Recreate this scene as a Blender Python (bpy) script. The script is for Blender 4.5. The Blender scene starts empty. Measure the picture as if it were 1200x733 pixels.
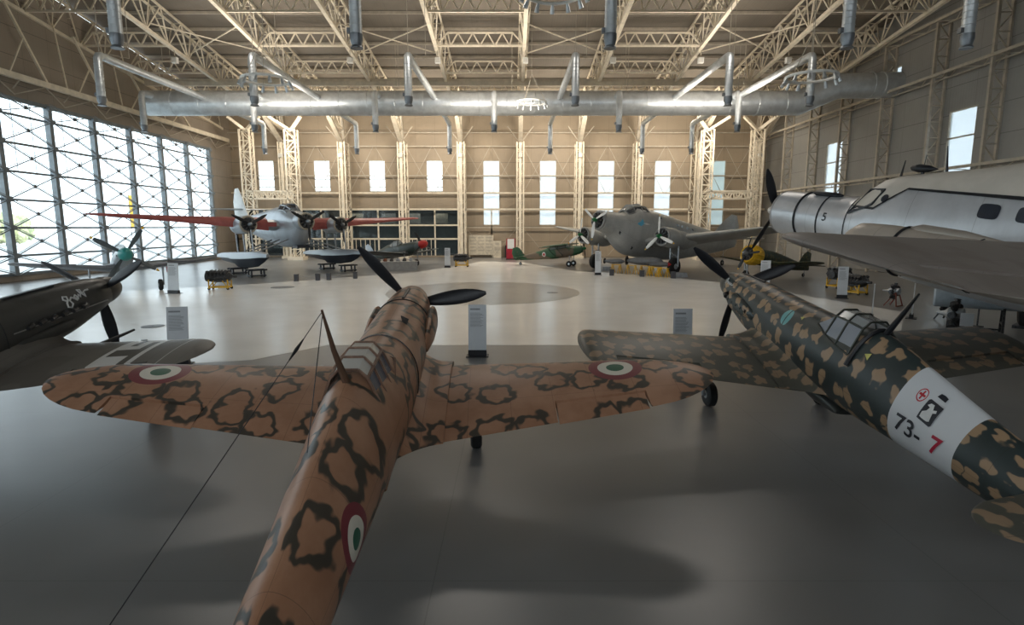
import bpy, bmesh, math, random
from mathutils import Vector, Matrix
random.seed(7)
PI = math.pi
R = math.radians
SC = bpy.context.scene
COL = SC.collection

# ------------------------------------------------------------------ camera
cam_d = bpy.data.cameras.new('camera')
cam_d.sensor_fit = 'HORIZONTAL'
cam_d.sensor_width = 36.0
cam_d.lens = 670.0 / 1200.0 * 36.0
cam_d.clip_end = 600
cam = bpy.data.objects.new('camera', cam_d)
cam.location = (0, 0, 4.0)
cam.rotation_euler = (R(90 - 8.5), 0, 0)
COL.objects.link(cam)
SC.camera = cam

# ------------------------------------------------------------------ world, exposure
vs = SC.view_settings
vs.view_transform = 'Standard'
vs.look = 'None'
vs.gamma = 1.0
vs.use_curve_mapping = False
vs.exposure = 0.28
SC.cycles.max_bounces = 10
SC.cycles.diffuse_bounces = 5
SC.cycles.glossy_bounces = 4
SC.cycles.transmission_bounces = 6
SC.cycles.transparent_max_bounces = 16
SC.cycles.sample_clamp_indirect = 6.0

SKY = (0.86, 0.94, 1.0)
SKY_STRENGTH = 3.3
w = bpy.data.worlds.new('sky')
SC.world = w
w.use_nodes = True
nt = w.node_tree
nt.nodes.clear()
bg = nt.nodes.new('ShaderNodeBackground')
bg.inputs[0].default_value = (*SKY, 1)
bg.inputs[1].default_value = SKY_STRENGTH
wo = nt.nodes.new('ShaderNodeOutputWorld')
nt.links.new(bg.outputs[0], wo.inputs[0])


def area(name, loc, rot, sx, sy, power, color=(1, 1, 1), portal=False, spread=PI):
    d = bpy.data.lights.new(name, 'AREA')
    d.shape = 'RECTANGLE'
    d.size = sx
    d.size_y = sy
    d.energy = power
    d.color = color
    d.spread = spread
    if portal:
        d.cycles.is_portal = True
    o = bpy.data.objects.new(name, d)
    o.location = loc
    o.rotation_euler = rot
    COL.objects.link(o)
    return o


# daylight enters through the glazed side, the tall windows and the opening added behind the camera
area('glass_wall_portal', (-36.9, 39, 7), (0, R(-90), 0), 13.2, 66, 1, portal=True)
area('front_opening_portal', (-1.7, -13.6, 8), (R(90), 0, 0), 60, 15, 1, portal=True)
# warm area lights without fixtures, added under the roof to brighten the hall
FILL_POWER = 1150
UP_POWER = 950
for lx in (-25, -10.5, 5, 20):
    area('far_fill_light', (lx, 64, 17.0), (R(22), 0, 0), 5, 1.2, FILL_POWER, (1.0, 0.90, 0.77))
for lx in (-17, -3, 12):
    area('mid_fill_light', (lx, 34, 19.5), (0, 0, 0), 6, 2.0, FILL_POWER * 0.38, (1.0, 0.93, 0.84))
# upward area lights without fixtures, added to brighten the roof steelwork
for lx in (-24, -9, 6, 21):
    area('roof_fill_light', (lx, 66, 12.9), (R(180 - 30), 0, 0), 7, 2.0, UP_POWER, (1.0, 0.88, 0.72))
for lx in (-20, -2, 16):
    area('roof_fill_light', (lx, 47, 13.2), (R(180 - 12), 0, 0), 7, 2.0, UP_POWER * 0.8, (1.0, 0.90, 0.78))

# ------------------------------------------------------------------ node helpers


class NT:
    def __init__(s, name, rough=0.5, metal=0.0, spec=0.5):
        s.m = bpy.data.materials.new(name)
        s.m.use_nodes = True
        s.t = s.m.node_tree
        s.b = s.t.nodes['Principled BSDF']
        s.b.inputs['Roughness'].default_value = rough
        s.b.inputs['Metallic'].default_value = metal
        s.b.inputs['Specular IOR Level'].default_value = spec

    def node(s, typ, **kw):
        n = s.t.nodes.new(typ)
        for k, v in kw.items():
            setattr(n, k, v)
        return n

    def put(s, sock, v):
        if hasattr(v, 'default_value') or hasattr(v, 'links'):
            s.t.links.new(v, sock)
        else:
            sock.default_value = v

    def M(s, op, a, b=0.0, c=None):
        n = s.node('ShaderNodeMath', operation=op)
        s.put(n.inputs[0], a)
        s.put(n.inputs[1], b)
        if c is not None:
            s.put(n.inputs[2], c)
        return n.outputs[0]

    def mix(s, f, a, b):
        n = s.node('ShaderNodeMix', data_type='RGBA')
        s.put(n.inputs[0], f)
        s.put(n.inputs[6], a if not isinstance(a, tuple) else (*a, 1))
        s.put(n.inputs[7], b if not isinstance(b, tuple) else (*b, 1))
        return n.outputs[2]

    def step(s, x, lo, hi):
        n = s.node('ShaderNodeMapRange')
        n.interpolation_type = 'SMOOTHSTEP'
        s.put(n.inputs[0], x)
        n.inputs[1].default_value = lo
        n.inputs[2].default_value = hi
        return n.outputs[0]

    def coord(s, kind='UV'):
        return s.node('ShaderNodeTexCoord').outputs[kind]

    def xyz(s, v):
        n = s.node('ShaderNodeSeparateXYZ')
        s.t.links.new(v, n.inputs[0])
        return n.outputs

    def stretch(s, k):
        m = s.node('ShaderNodeVectorMath', operation='MULTIPLY')
        s.t.links.new(s.coord('UV'), m.inputs[0])
        m.inputs[1].default_value = (1.0, k, 1.0)
        return m.outputs[0]

    def noise(s, v, scale, detail=3, rough=0.5, out=0):
        n = s.node('ShaderNodeTexNoise')
        s.t.links.new(v, n.inputs['Vector'])
        n.inputs['Scale'].default_value = scale
        n.inputs['Detail'].default_value = detail
        n.inputs['Roughness'].default_value = rough
        return n.outputs[out]

    def vor(s, v, scale, rnd=1.0):
        n = s.node('ShaderNodeTexVoronoi', voronoi_dimensions='2D')
        s.t.links.new(v, n.inputs['Vector'])
        n.inputs['Scale'].default_value = scale
        n.inputs['Randomness'].default_value = rnd
        return n.outputs['Distance']

    def warp(s, v, scale, amp, detail=3):
        c = s.noise(v, scale, detail, 0.6, 1)
        a = s.node('ShaderNodeVectorMath', operation='SUBTRACT')
        s.t.links.new(c, a.inputs[0])
        a.inputs[1].default_value = (0.5, 0.5, 0.5)
        b = s.node('ShaderNodeVectorMath', operation='MULTIPLY_ADD')
        s.t.links.new(a.outputs[0], b.inputs[0])
        b.inputs[1].default_value = (amp, amp, amp)
        s.t.links.new(v, b.inputs[2])
        return b.outputs[0]

    def color(s, c):
        s.put(s.b.inputs['Base Color'], c if not isinstance(c, tuple) else (*c, 1))
        return s.m

    def bump(s, h, strength=0.2, dist=0.01):
        n = s.node('ShaderNodeBump')
        n.inputs['Strength'].default_value = strength
        n.inputs['Distance'].default_value = dist
        s.put(n.inputs['Height'], h)
        s.t.links.new(n.outputs[0], s.b.inputs['Normal'])


def simple(name, col, rough=0.5, metal=0.0, var=0.12, scale=3.0, spec=0.5):
    n = NT(name, rough, metal, spec)
    f = n.noise(n.coord('Object'), scale, 4, 0.6)
    d = tuple(c * (1 - var) for c in col)
    l = tuple(min(1, c * (1 + var)) for c in col)
    n.color(n.mix(n.step(f, 0.3, 0.7), d, l))
    return n.m


def decals(n, c, items):
    """painted markings placed in the surface's own (u, v) metres"""
    uv = n.xyz(n.coord('UV'))
    u, v = uv[0], uv[1]
    for it in items:
        kind = it[0]
        if kind == 'roundel':
            _, cu, cv, r = it[:4]
            sv = it[4] if len(it) > 4 else 1.0
            du = n.M('SUBTRACT', u, cu)
            dv = n.M('MULTIPLY', n.M('SUBTRACT', v, cv), sv)
            d = n.M('SQRT', n.M('ADD', n.M('MULTIPLY', du, du), n.M('MULTIPLY', dv, dv)))
            for rr, colr in ((r, (0.20, 0.035, 0.045)), (r * 0.66, (0.72, 0.68, 0.58)), (r * 0.33, (0.02, 0.12, 0.07))):
                c = n.mix(n.M('LESS_THAN', d, rr), c, colr)
        elif kind == 'disc':
            _, cu, cv, r, colr = it
            du = n.M('SUBTRACT', u, cu)
            dv = n.M('SUBTRACT', v, cv)
            d = n.M('SQRT', n.M('ADD', n.M('MULTIPLY', du, du), n.M('MULTIPLY', dv, dv)))
            c = n.mix(n.M('LESS_THAN', d, r), c, colr)
        elif kind == 'rect':
            _, u0, u1, v0, v1, colr = it
            a = n.M('MULTIPLY', n.M('GREATER_THAN', u, u0), n.M('LESS_THAN', u, u1))
            b = n.M('MULTIPLY', n.M('GREATER_THAN', v, v0), n.M('LESS_THAN', v, v1))
            c = n.mix(n.M('MULTIPLY', a, b), c, colr)
    return c


def panel_lines(n, c, pu=1.1, pv=0.62, wdt=0.006, dark=0.45):
    uv = n.xyz(n.coord('UV'))
    a = n.M('LESS_THAN', n.M('FRACT', n.M('DIVIDE', uv[0], pu)), wdt / pu)
    b = n.M('LESS_THAN', n.M('FRACT', n.M('DIVIDE', uv[1], pv)), wdt / pv)
    f = n.M('MULTIPLY', n.M('MAXIMUM', a, b), dark)
    return n.mix(f, c, (0.03, 0.025, 0.02))


def camo_rings(name, items=(), sc=1.5, vs_=1.0):
    n = NT(name, 0.40, 0, 0.4)
    uv = n.stretch(vs_)
    q = n.warp(n.warp(uv, 1.3, 0.25, 1), 6.0, 0.30, 0.6)
    d = n.vor(q, sc, 0.75)
    ring = n.M('MULTIPLY', n.step(d, 0.25, 0.31), n.M('SUBTRACT', 1.0, n.step(d, 0.39, 0.46)))
    br = n.noise(n.coord('UV'), 0.8, 2)
    ring = n.M('MULTIPLY', ring, n.step(br, 0.26, 0.33))
    base = n.mix(n.step(n.noise(uv, 1.6, 4, 0.6), 0.3, 0.72), (0.32, 0.158, 0.088), (0.42, 0.228, 0.138))
    c = n.mix(n.M('MULTIPLY', ring, 0.93), base, (0.030, 0.034, 0.028))
    c = panel_lines(n, c)
    c = decals(n, c, items)
    n.color(c)
    return n.m


def camo_spots(name, items=(), dark=(0.024, 0.032, 0.031), tan=(0.42, 0.275, 0.16), rough=0.40, vs_=1.0):
    n = NT(name, rough, 0, 0.4)
    uv = n.stretch(vs_)
    q = n.warp(uv, 7.5, 0.25, 0.5)
    d = n.vor(q, 2.7, 0.5)
    sp = n.M('SUBTRACT', 1.0, n.step(d, 0.25, 0.34))
    base = n.mix(n.noise(uv, 2.2, 3), dark, tuple(c * 1.8 for c in dark))
    c = n.mix(sp, base, n.mix(n.noise(uv, 3.0, 2), tan, tuple(c * 0.75 for c in tan)))
    c = panel_lines(n, c, 1.3, 0.8)
    c = decals(n, c, items)
    n.color(c)
    return n.m


def camo_patches(name, c1, c2, scale=0.5, rough=0.5, items=(), lo=0.46, hi=0.52):
    n = NT(name, rough)
    uv = n.coord('UV')
    f = n.step(n.noise(uv, scale, 3, 0.5), lo, hi)
    n.color(decals(n, panel_lines(n, n.mix(f, c1, c2)), items))
    return n.m


def metal_skin(name, col, rough=0.36, metal=0.55, items=(), pu=1.4, pv=0.9):
    n = NT(name, rough, metal)
    uv = n.coord('UV')
    f = n.step(n.noise(uv, 1.1, 4, 0.65), 0.3, 0.7)
    c = n.mix(f, tuple(a * 0.82 for a in col), col)
    c = panel_lines(n, c, pu, pv, 0.012, 0.35)
    c = decals(n, c, items)
    n.color(c)
    return n.m


def glassy(name, tint, alpha, rough=0.06):
    n = NT(name, rough, 0, 0.8)
    n.color(tint)
    tr = n.node('ShaderNodeBsdfTransparent')
    tr.inputs[0].default_value = (0.92, 0.96, 0.97, 1)
    mx = n.node('ShaderNodeMixShader')
    mx.inputs[0].default_value = alpha
    n.t.links.new(tr.outputs[0], mx.inputs[1])
    n.t.links.new(n.b.outputs[0], mx.inputs[2])
    out = n.t.nodes['Material Output']
    n.t.links.new(mx.outputs[0], out.inputs[0])
    return n.m


# ------------------------------------------------------------------ mesh builder


class MB:
    def __init__(s):
        s.v = []
        s.f = []
        s.uv = []

    def add(s, vs_, fs, uv=None):
        o = len(s.v)
        s.v += [tuple(p) for p in vs_]
        s.uv += list(uv) if uv else [(0.0, 0.0)] * len(vs_)
        s.f += [tuple(i + o for i in f) for f in fs]
        return s

    def box(s, c, size, rz=0.0, rot=None):
        hx, hy, hz = size[0] / 2, size[1] / 2, size[2] / 2
        M = rot if rot is not None else Matrix.Rotation(rz, 3, 'Z')
        pts = [Vector(c) + M @ Vector((sx * hx, sy * hy, sz * hz)) for sx in (-1, 1) for sy in (-1, 1) for sz in (-1, 1)]
        return s.add(pts, [(0, 1, 3, 2), (4, 6, 7, 5), (0, 4, 5, 1), (2, 3, 7, 6), (0, 2, 6, 4), (1, 5, 7, 3)])

    def bar(s, a, b, wd, ht=None, upv=(0, 0, 1)):
        ht = ht or wd
        a, b = Vector(a), Vector(b)
        d = (b - a).normalized()
        up = Vector(upv)
        if abs(d.dot(up)) > 0.97:
            up = Vector((1, 0, 0))
        x = d.cross(up).normalized()
        z = x.cross(d)
        pts = []
        for p in (a, b):
            for i, j in ((-1, -1), (1, -1), (1, 1), (-1, 1)):
                pts.append(p + x * i * wd / 2 + z * j * ht / 2)
        return s.add(pts, [(3, 2, 1, 0), (4, 5, 6, 7), (0, 1, 5, 4), (1, 2, 6, 5), (2, 3, 7, 6), (3, 0, 4, 7)])

    def loft(s, rings, closed=True, cap=True, uvs=None):
        n = len(rings[0])
        o = []
        for r in rings:
            o += [tuple(p) for p in r]
        fs = []
        m = n if closed else n - 1
        for i in range(len(rings) - 1):
            for j in range(m):
                k = (j + 1) % n
                fs.append((i * n + j, i * n + k, (i + 1) * n + k, (i + 1) * n + j))
        if cap:
            if closed:
                fs.append(tuple(reversed(range(n))))
                fs.append(tuple((len(rings) - 1) * n + j for j in range(n)))
            else:
                fs.append(tuple(reversed(range(n - 1))))
                fs.append(tuple((len(rings) - 1) * n + j for j in range(n - 1)))
        return s.add(o, fs, uvs)

    def tube(s, pts, r, n=10, cap=True):
        pts = [Vector(p) for p in pts]
        rings = []
        prev = None
        rs = r if isinstance(r, (list, tuple)) else [r] * len(pts)
        for i, p in enumerate(pts):
            if i == 0:
                d = pts[1] - p
            elif i == len(pts) - 1:
                d = p - pts[i - 1]
            else:
                d = (pts[i + 1] - p).normalized() + (p - pts[i - 1]).normalized()
            d.normalize()
            if prev is None:
                x = d.orthogonal().normalized()
            else:
                x = (prev - d * prev.dot(d)).normalized()
            prev = x
            y = d.cross(x)
            rings.append([p + (x * math.cos(2 * PI * k / n) + y * math.sin(2 * PI * k / n)) * rs[i] for k in range(n)])
        return s.loft(rings, True, cap)

    def lathe(s, prof, c=(0, 0, 0), axis='Z', n=20, cap=True):
        rings = []
        for h, r in prof:
            ring = []
            for k in range(n):
                a = 2 * PI * k / n
                if axis == 'Z':
                    ring.append((c[0] + r * math.cos(a), c[1] + r * math.sin(a), c[2] + h))
                elif axis == 'X':
                    ring.append((c[0] + h, c[1] + r * math.cos(a), c[2] + r * math.sin(a)))
                else:
                    ring.append((c[0] + r * math.sin(a), c[1] + h, c[2] + r * math.cos(a)))
            rings.append(ring)
        return s.loft(rings, True, cap)

    def torus(s, c, Rr, r, n=28, m=8, axis='Z'):
        rings = []
        for i in range(n):
            a = 2 * PI * i / n
            ring = []
            for j in range(m):
                b = 2 * PI * j / m
                q = Rr + r * math.cos(b)
                p = (q * math.cos(a), q * math.sin(a), r * math.sin(b))
                if axis == 'X':
                    p = (p[2], p[0], p[1])
                elif axis == 'Y':
                    p = (p[0], p[2], p[1])
                ring.append((c[0] + p[0], c[1] + p[1], c[2] + p[2]))
            rings.append(ring)
        rings.append(rings[0])
        return s.loft(rings, True, False)

    def build(s, name, mat, parent=None, smooth=True, **props):
        me = bpy.data.meshes.new(name)
        me.from_pydata(s.v, [], s.f)
        uvl = me.uv_layers.new(name='UVMap')
        buf = []
        for l in me.loops:
            buf += list(s.uv[l.vertex_index])
        uvl.data.foreach_set('uv', buf)
        bm = bmesh.new()
        bm.from_mesh(me)
        bmesh.ops.recalc_face_normals(bm, faces=bm.faces)
        bm.to_mesh(me)
        bm.free()
        if smooth:
            me.shade_smooth()
            me.set_sharp_from_angle(angle=R(38))
        me.materials.append(mat)
        o = bpy.data.objects.new(name, me)
        COL.objects.link(o)
        if parent:
            o.parent = parent
        for k, v_ in props.items():
            o[k] = v_
        return o


def thing(name, label, cat, loc=(0, 0, 0), rot=(0, 0, 0), group=None):
    o = bpy.data.objects.new(name, None)
    o.empty_display_size = 0.3
    COL.objects.link(o)
    o.location = loc
    o.rotation_euler = rot
    o['label'] = label
    o['category'] = cat
    if group:
        o['group'] = group
    return o


def tag(o, label, cat, group=None):
    o['label'] = label
    o['category'] = cat
    if group:
        o['group'] = group
    return o


def struct(name, mb, mat, smooth=False):
    return mb.build(name, mat, None, smooth, kind='structure')


def dup(root, loc=None, rz=None, label=None, group=None):
    r = root.copy()
    COL.objects.link(r)
    if loc is not None:
        r.location = loc
    if rz is not None:
        r.rotation_euler = (0, 0, rz)
    if label:
        r['label'] = label
    if group:
        r['group'] = group
    for ch in list(root.children):
        c = ch.copy()
        COL.objects.link(c)
        c.parent = r
        for g in list(ch.children):
            d = g.copy()
            COL.objects.link(d)
            d.parent = c
    return r


ORD = ['first', 'second', 'third', 'fourth', 'fifth', 'sixth', 'seventh', 'eighth', 'ninth', 'tenth', 'eleventh', 'twelfth']

# ------------------------------------------------------------------ materials
m_cream = simple('cream_steel_paint', (0.76, 0.68, 0.54), 0.5, 0, 0.10, 2.0)
m_cream_dull = simple('dull_cream_steel_paint', (0.46, 0.41, 0.33), 0.5, 0, 0.12, 2.0)
m_steel_dark = simple('dark_grey_steel_paint', (0.20, 0.225, 0.24), 0.5, 0, 0.15, 2.0)
m_galv = simple('galvanised_duct_steel', (0.62, 0.65, 0.66), 0.36, 0.6, 0.12, 1.5)
m_galv_dark = simple('dark_grey_duct_steel', (0.22, 0.235, 0.25), 0.4, 0.7, 0.12, 1.5)  # darker, more metallic grey for the outlet nozzles
m_black = simple('black_paint', (0.012, 0.013, 0.016), 0.45, 0, 0.2, 6)
m_rubber = simple('black_rubber', (0.018, 0.018, 0.018), 0.75, 0, 0.2, 8)
m_alu = simple('bare_aluminium', (0.62, 0.64, 0.66), 0.33, 0.8, 0.1, 3)
m_strut = simple('grey_strut_metal', (0.34, 0.36, 0.38), 0.4, 0.6, 0.15, 5)
m_yellow = simple('yellow_paint', (0.72, 0.42, 0.02), 0.45, 0, 0.12, 4)
m_red = simple('red_paint', (0.50, 0.025, 0.02), 0.4, 0, 0.12, 4)
m_teal = simple('teal_paint', (0.02, 0.24, 0.22), 0.35, 0, 0.1, 4)
m_green = simple('green_paint', (0.015, 0.16, 0.05), 0.35, 0, 0.1, 4)
m_white = simple('white_paint', (0.78, 0.78, 0.76), 0.5, 0, 0.05, 3)
m_white_lamp = simple('white_lamp_housing', (0.80, 0.79, 0.74), 0.45, 0, 0.05, 3)
m_panel = simple('pale_grey_sign_board', (0.66, 0.68, 0.70), 0.3, 0, 0.04, 1.5)
m_print = simple('grey_print', (0.28, 0.29, 0.30), 0.6, 0, 0.1, 9)
m_engine = simple('dark_engine_metal', (0.06, 0.06, 0.062), 0.42, 0.6, 0.5, 14)
m_darkglass = glassy('dark_cockpit_glass', (0.03, 0.035, 0.05), 0.88, 0.08)
m_clearglass = glassy('clear_cockpit_glass', (0.60, 0.62, 0.62), 0.42, 0.1)
m_frost = glassy('hazy_white_plexiglass', (0.70, 0.68, 0.62), 0.82, 0.22)
m_pane = glassy('clear_window_glass', (0.75, 0.80, 0.84), 0.10, 0.04)
m_frosted_pane = glassy('milky_window_pane', (0.70, 0.78, 0.84), 0.58, 0.35)
m_teal_pane = glassy('greenish_window_pane', (0.45, 0.62, 0.60), 0.68, 0.35)
m_inner_glass = glassy('mezzanine_glass', (0.05, 0.07, 0.08), 0.35, 0.04)

# ================================================================== THE HALL
XL, XR, YF, YB = -36.5, 33.0, -14.0, 76.5


def chord_z(y):
    return 20.05 - 0.1246 * (y - 43.8)


def top_z(y):
    return chord_z(y) + 2.55


# floor materials
n = NT('grey_floor_coating', 0.30, 0, 0.5)
oc = n.coord('Object')
f1 = n.noise(oc, 0.30, 2, 0.5)
f2 = n.noise(oc, 1.2, 3, 0.5)
c = n.mix(n.step(f1, 0.3, 0.7), (0.165, 0.163, 0.16), (0.205, 0.203, 0.20))
c = n.mix(n.M('MULTIPLY', n.step(f2, 0.5, 0.8), 0.12), c, (0.25, 0.245, 0.24))
q = n.xyz(oc)
jl = n.M('MAXIMUM', n.M('LESS_THAN', n.M('FRACT', n.M('DIVIDE', n.M('ADD', q[0], 0.9), 6.0)), 0.0025),
         n.M('LESS_THAN', n.M('FRACT', n.M('DIVIDE', q[1], 6.0)), 0.0025))
c = n.mix(n.M('MULTIPLY', jl, 0.35), c, (0.08, 0.08, 0.08))
m_floor = n.color(c)
n.b.inputs['Roughness'].default_value = 0.30

n = NT('pale_floor_coating', 0.25, 0, 0.5)
oc = n.coord('Object')
c = n.mix(n.step(n.noise(oc, 0.4, 4, 0.6), 0.3, 0.7), (0.76, 0.755, 0.73), (0.83, 0.825, 0.80))
m_floor_pale = n.color(c)
n.b.inputs['Roughness'].default_value = 0.24
m_floor_disc = simple('grey_floor_paint', (0.33, 0.32, 0.30), 0.28, 0, 0.08, 0.8)

struct('floor', MB().box(((XL + XR) / 2, (YF + YB) / 2, -0.1), (XR - XL + 0.6, YB - YF + 0.6, 0.2)), m_floor)


def slab(pts, z0, z1):
    m = MB()
    k = len(pts)
    m.add([(x, y, z1) for x, y in pts] + [(x, y, z0) for x, y in pts],
          [tuple(range(k))] + [(i, (i + 1) % k, (i + 1) % k + k, i + k) for i in range(k)])
    return m


arc = [(2.0 + 1.1 * math.sin(a), 18.1 + 1.1 * math.cos(a)) for a in [i * PI / 2 / 8 for i in range(9)]]
pale = [(-36.3, 14.2), (-12.5, 15.6), (-7.9, 17.0), (-6.3, 19.2)] + arc + [(3.4, 16.4), (9.0, 17.0), (14.5, 21.0), (18.6, 26.8),
        (15.8, 40.5), (12.2, 46.7), (5.8, 52.5), (1.5, 65), (-3.6, 67.5), (-5.0, 62), (-8.7, 51), (-18.1, 40.5), (-26, 35), (-36.3, 31)]
struct('trim_1', slab(pale, 0.0, 0.006), m_floor_pale)
struct('trim_2', slab([(-1.8 + 6.0 * math.cos(a), 35.6 + 6.2 * math.sin(a)) for a in [2 * PI * i / 64 for i in range(64)]], 0.0, 0.012), m_floor_disc)

# floor service lids
for i, (x, y, r_) in enumerate([(-14.6, 22.9, 0.42), (-15.4, 38.2, 0.75), (2.5, 35.0, 0.35)]):
    o = MB().lathe([(0.0, r_), (0.018, r_), (0.022, r_ * 0.93)], (x, y, 0.004), n=28).lathe([(0.0, 0.03), (0.012, 0.03)], (x, y, 0.024), n=8).build(
        'manhole_cover', simple('lid_grey', (0.16, 0.17, 0.18), 0.4) if i == 0 else bpy.data.materials['lid_grey'])
    tag(o, ['round dark grey floor lid on the pale floor, nearest the dark fighter', 'largest round grey floor lid, in front of the seaplane',
            'small round lid inside the big grey floor circle'][i], 'floor lid', 'round service lids in the floor')


def wall_cells(along, a0, a1, z0, z1, pos, thick, holes):
    """wall along 'X' or 'Y' with rectangular openings (a, b, zlo, zhi)"""
    m = MB()
    us = sorted({a0, a1} | {h[0] for h in holes} | {h[1] for h in holes})
    for ua, ub in zip(us, us[1:]):
        hs = sorted([(h[2], h[3]) for h in holes if h[0] <= ua + 1e-6 and h[1] >= ub - 1e-6])
        z = z0
        for lo, hi in hs + [(z1, z1)]:
            if lo - z > 1e-4:
                uc, zc = (ua + ub) / 2, (z + lo) / 2
                if along == 'X':
                    m.box((uc, pos, zc), (ub - ua, thick, lo - z))
                else:
                    m.box((pos, uc, zc), (thick, ub - ua, lo - z))
            z = hi
    return m


def cladding(name, c1, axis, zstep=2.05, ustep=1.0, rough=0.55, stain=(0.2, 0.17, 0.13)):
    n = NT(name, rough)
    oc = n.coord('Object')
    q = n.xyz(oc)
    u = q[0] if axis == 'X' else q[1]
    f = n.step(n.noise(oc, 0.25, 4, 0.6), 0.3, 0.7)
    c = n.mix(f, tuple(a * 0.86 for a in c1), c1)
    st = n.step(n.noise(oc, 0.9, 5, 0.7), 0.55, 0.85)
    c = n.mix(n.M('MULTIPLY', st, 0.3), c, stain)
    ln = n.M('MAXIMUM', n.M('LESS_THAN', n.M('FRACT', n.M('DIVIDE', q[2], zstep)), 0.022),
             n.M('MULTIPLY', n.M('LESS_THAN', n.M('FRACT', n.M('DIVIDE', u, ustep * 2.5)), 0.012), 0.6))
    c = n.mix(n.M('MULTIPLY', ln, 0.6), c, (0.05, 0.045, 0.04))
    n.color(c)
    rib = n.M('ABSOLUTE', n.M('SUBTRACT', n.M('FRACT', n.M('DIVIDE', u, 0.25)), 0.5))
    n.bump(rib, 0.25, 0.03)
    return n.m


m_back = cladding('beige_cladding', (0.37, 0.30, 0.215), 'X')
m_right = cladding('grey_cladding', (0.31, 0.305, 0.285), 'Y')
m_leftw = cladding('brown_grey_cladding', (0.34, 0.29, 0.235), 'Y')
m_roof = cladding('roof_sheet', (0.205, 0.178, 0.145), 'X', 50, 0.7)

short_x = [-32.1, -24.8, -17.6, -10.1]
tall_x = [-2.7, 4.7, 12.3, 19.7, 26.8]
holes = [(x - 1.07, x + 1.07, 8.6, 12.6) for x in short_x] + [(x - 1.1, x + 1.1, 4.25, 12.6) for x in tall_x]
holes2 = [(XL + 0.9, -6.9, 0.25, 6.25)]
# the big mezzanine opening is cut first from the lower band, the windows from the upper band
struct('wall_back', wall_cells('X', XL - 0.3, -6.9, 6.25, 19.2, YB + 0.15, 0.3, [h for h in holes if h[1] < -6.9]), m_back)
struct('wall_back', wall_cells('X', -6.9, XR + 0.3, 0, 19.2, YB + 0.15, 0.3, [h for h in holes if h[0] > -6.9]), m_back)
struct('wall_back', MB().box(((XL - 0.3 - 6.9) / 2, YB + 0.15, 0.13), (-6.9 - XL + 0.3, 0.3, 0.25)), m_back)
struct('wall_back', MB().box((XL + 0.35, YB + 0.15, 3.2), (1.3, 0.3, 6.1)), m_back)

wi = 1


def window(holes_, posn, along, pane, bars):
    global wi
    a, b, z0, z1 = holes_
    fr = MB()
    t = 0.09
    mk = (lambda u, z, su, sz, d=0.16: fr.box((u, posn, z), (su, d, sz))) if along == 'X' else (lambda u, z, su, sz, d=0.16: fr.box((posn, u, z), (d, su, sz)))
    mk((a + b) / 2, z0 + t / 2, b - a, t)
    mk((a + b) / 2, z1 - t / 2, b - a, t)
    mk(a + t / 2, (z0 + z1) / 2, t, z1 - z0)
    mk(b - t / 2, (z0 + z1) / 2, t, z1 - z0)
    for z in bars:
        mk((a + b) / 2, z, b - a, 0.10)
    o = struct('window_%d' % wi, fr, m_cream_dull)
    p = MB()
    if along == 'X':
        p.box(((a + b) / 2, posn + 0.03, (z0 + z1) / 2), (b - a - 0.1, 0.02, z1 - z0 - 0.1))
    else:
        p.box((posn + 0.03, (a + b) / 2, (z0 + z1) / 2), (0.02, b - a - 0.1, z1 - z0 - 0.1))
    p.build('pane', pane, o, False)
    wi += 1
    return o


for x in short_x:
    window((x - 1.07, x + 1.07, 8.6, 12.6), YB + 0.1, 'X', m_pane, (9.2, 10.2))
for i, x in enumerate(tall_x):
    window((x - 1.1, x + 1.1, 4.25, 12.6), YB + 0.1, 'X', [m_frosted_pane, m_frosted_pane, m_frosted_pane, m_frosted_pane, m_teal_pane][i], (6.3, 8.4, 10.6))

# right wall with its windows
rh = [(42.2, 44.9, 4.3, 12.6), (58.9, 61.9, 4.3, 12.6), (25.5, 28.2, 4.3, 12.6), (8.5, 11.2, 4.3, 12.6), (50.9, 52.2, 15.9, 17.6)]
struct('wall_right', wall_cells('Y', YF - 0.3, YB + 0.3, 0, 20.2, XR + 0.15, 0.3, rh), m_right)
m = MB()
m.add([(XR, YF, 20.2), (XR + .3, YF, 20.2), (XR + .3, YB, 20.2), (XR, YB, 20.2), (XR, YF, top_z(YF)), (XR + .3, YF, top_z(YF)), (XR + .3, YB, 20.2), (XR, YB, 20.2)],
      [(0, 3, 7, 4), (1, 5, 6, 2), (0, 4, 5, 1), (4, 7, 6, 5)])
struct('wall_right', m, m_right)
for h in rh:
    window(h, XR + 0.1, 'Y', m_frosted_pane, (6.3, 8.4, 10.6) if h[3] < 13 else ())

# left wall: solid band over the glazing, low sill, corner pier
m = MB()
m.add([(XL, YF, 13.4), (XL - .3, YF, 13.4), (XL - .3, YB, 13.4), (XL, YB, 13.4), (XL, YF, top_z(YF)), (XL - .3, YF, top_z(YF)), (XL - .3, YB, top_z(YB)), (XL, YB, top_z(YB))],
      [(0, 3, 7, 4), (1, 5, 6, 2), (0, 4, 5, 1), (4, 7, 6, 5), (0, 1, 2, 3), (2, 6, 7, 3)])
struct('wall_left', m, m_leftw)
struct('wall_left', MB().box((XL - 0.15, (YF + YB) / 2, 0.25), (0.3, YB - YF, 0.5)), m_leftw)
struct('wall_left', MB().box((XL - 0.15, (71.0 + YB) / 2, 6.95), (0.3, YB - 71.0, 12.9)), m_leftw)

# front wall, behind the visitor, with a high opening added to light the foreground
struct('wall_front', wall_cells('X', XL - 0.3, XR + 0.3, 0, top_z(YF), YF - 0.15, 0.3, [(-30, 26, 9.0, 13.5)]), m_right)

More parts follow.
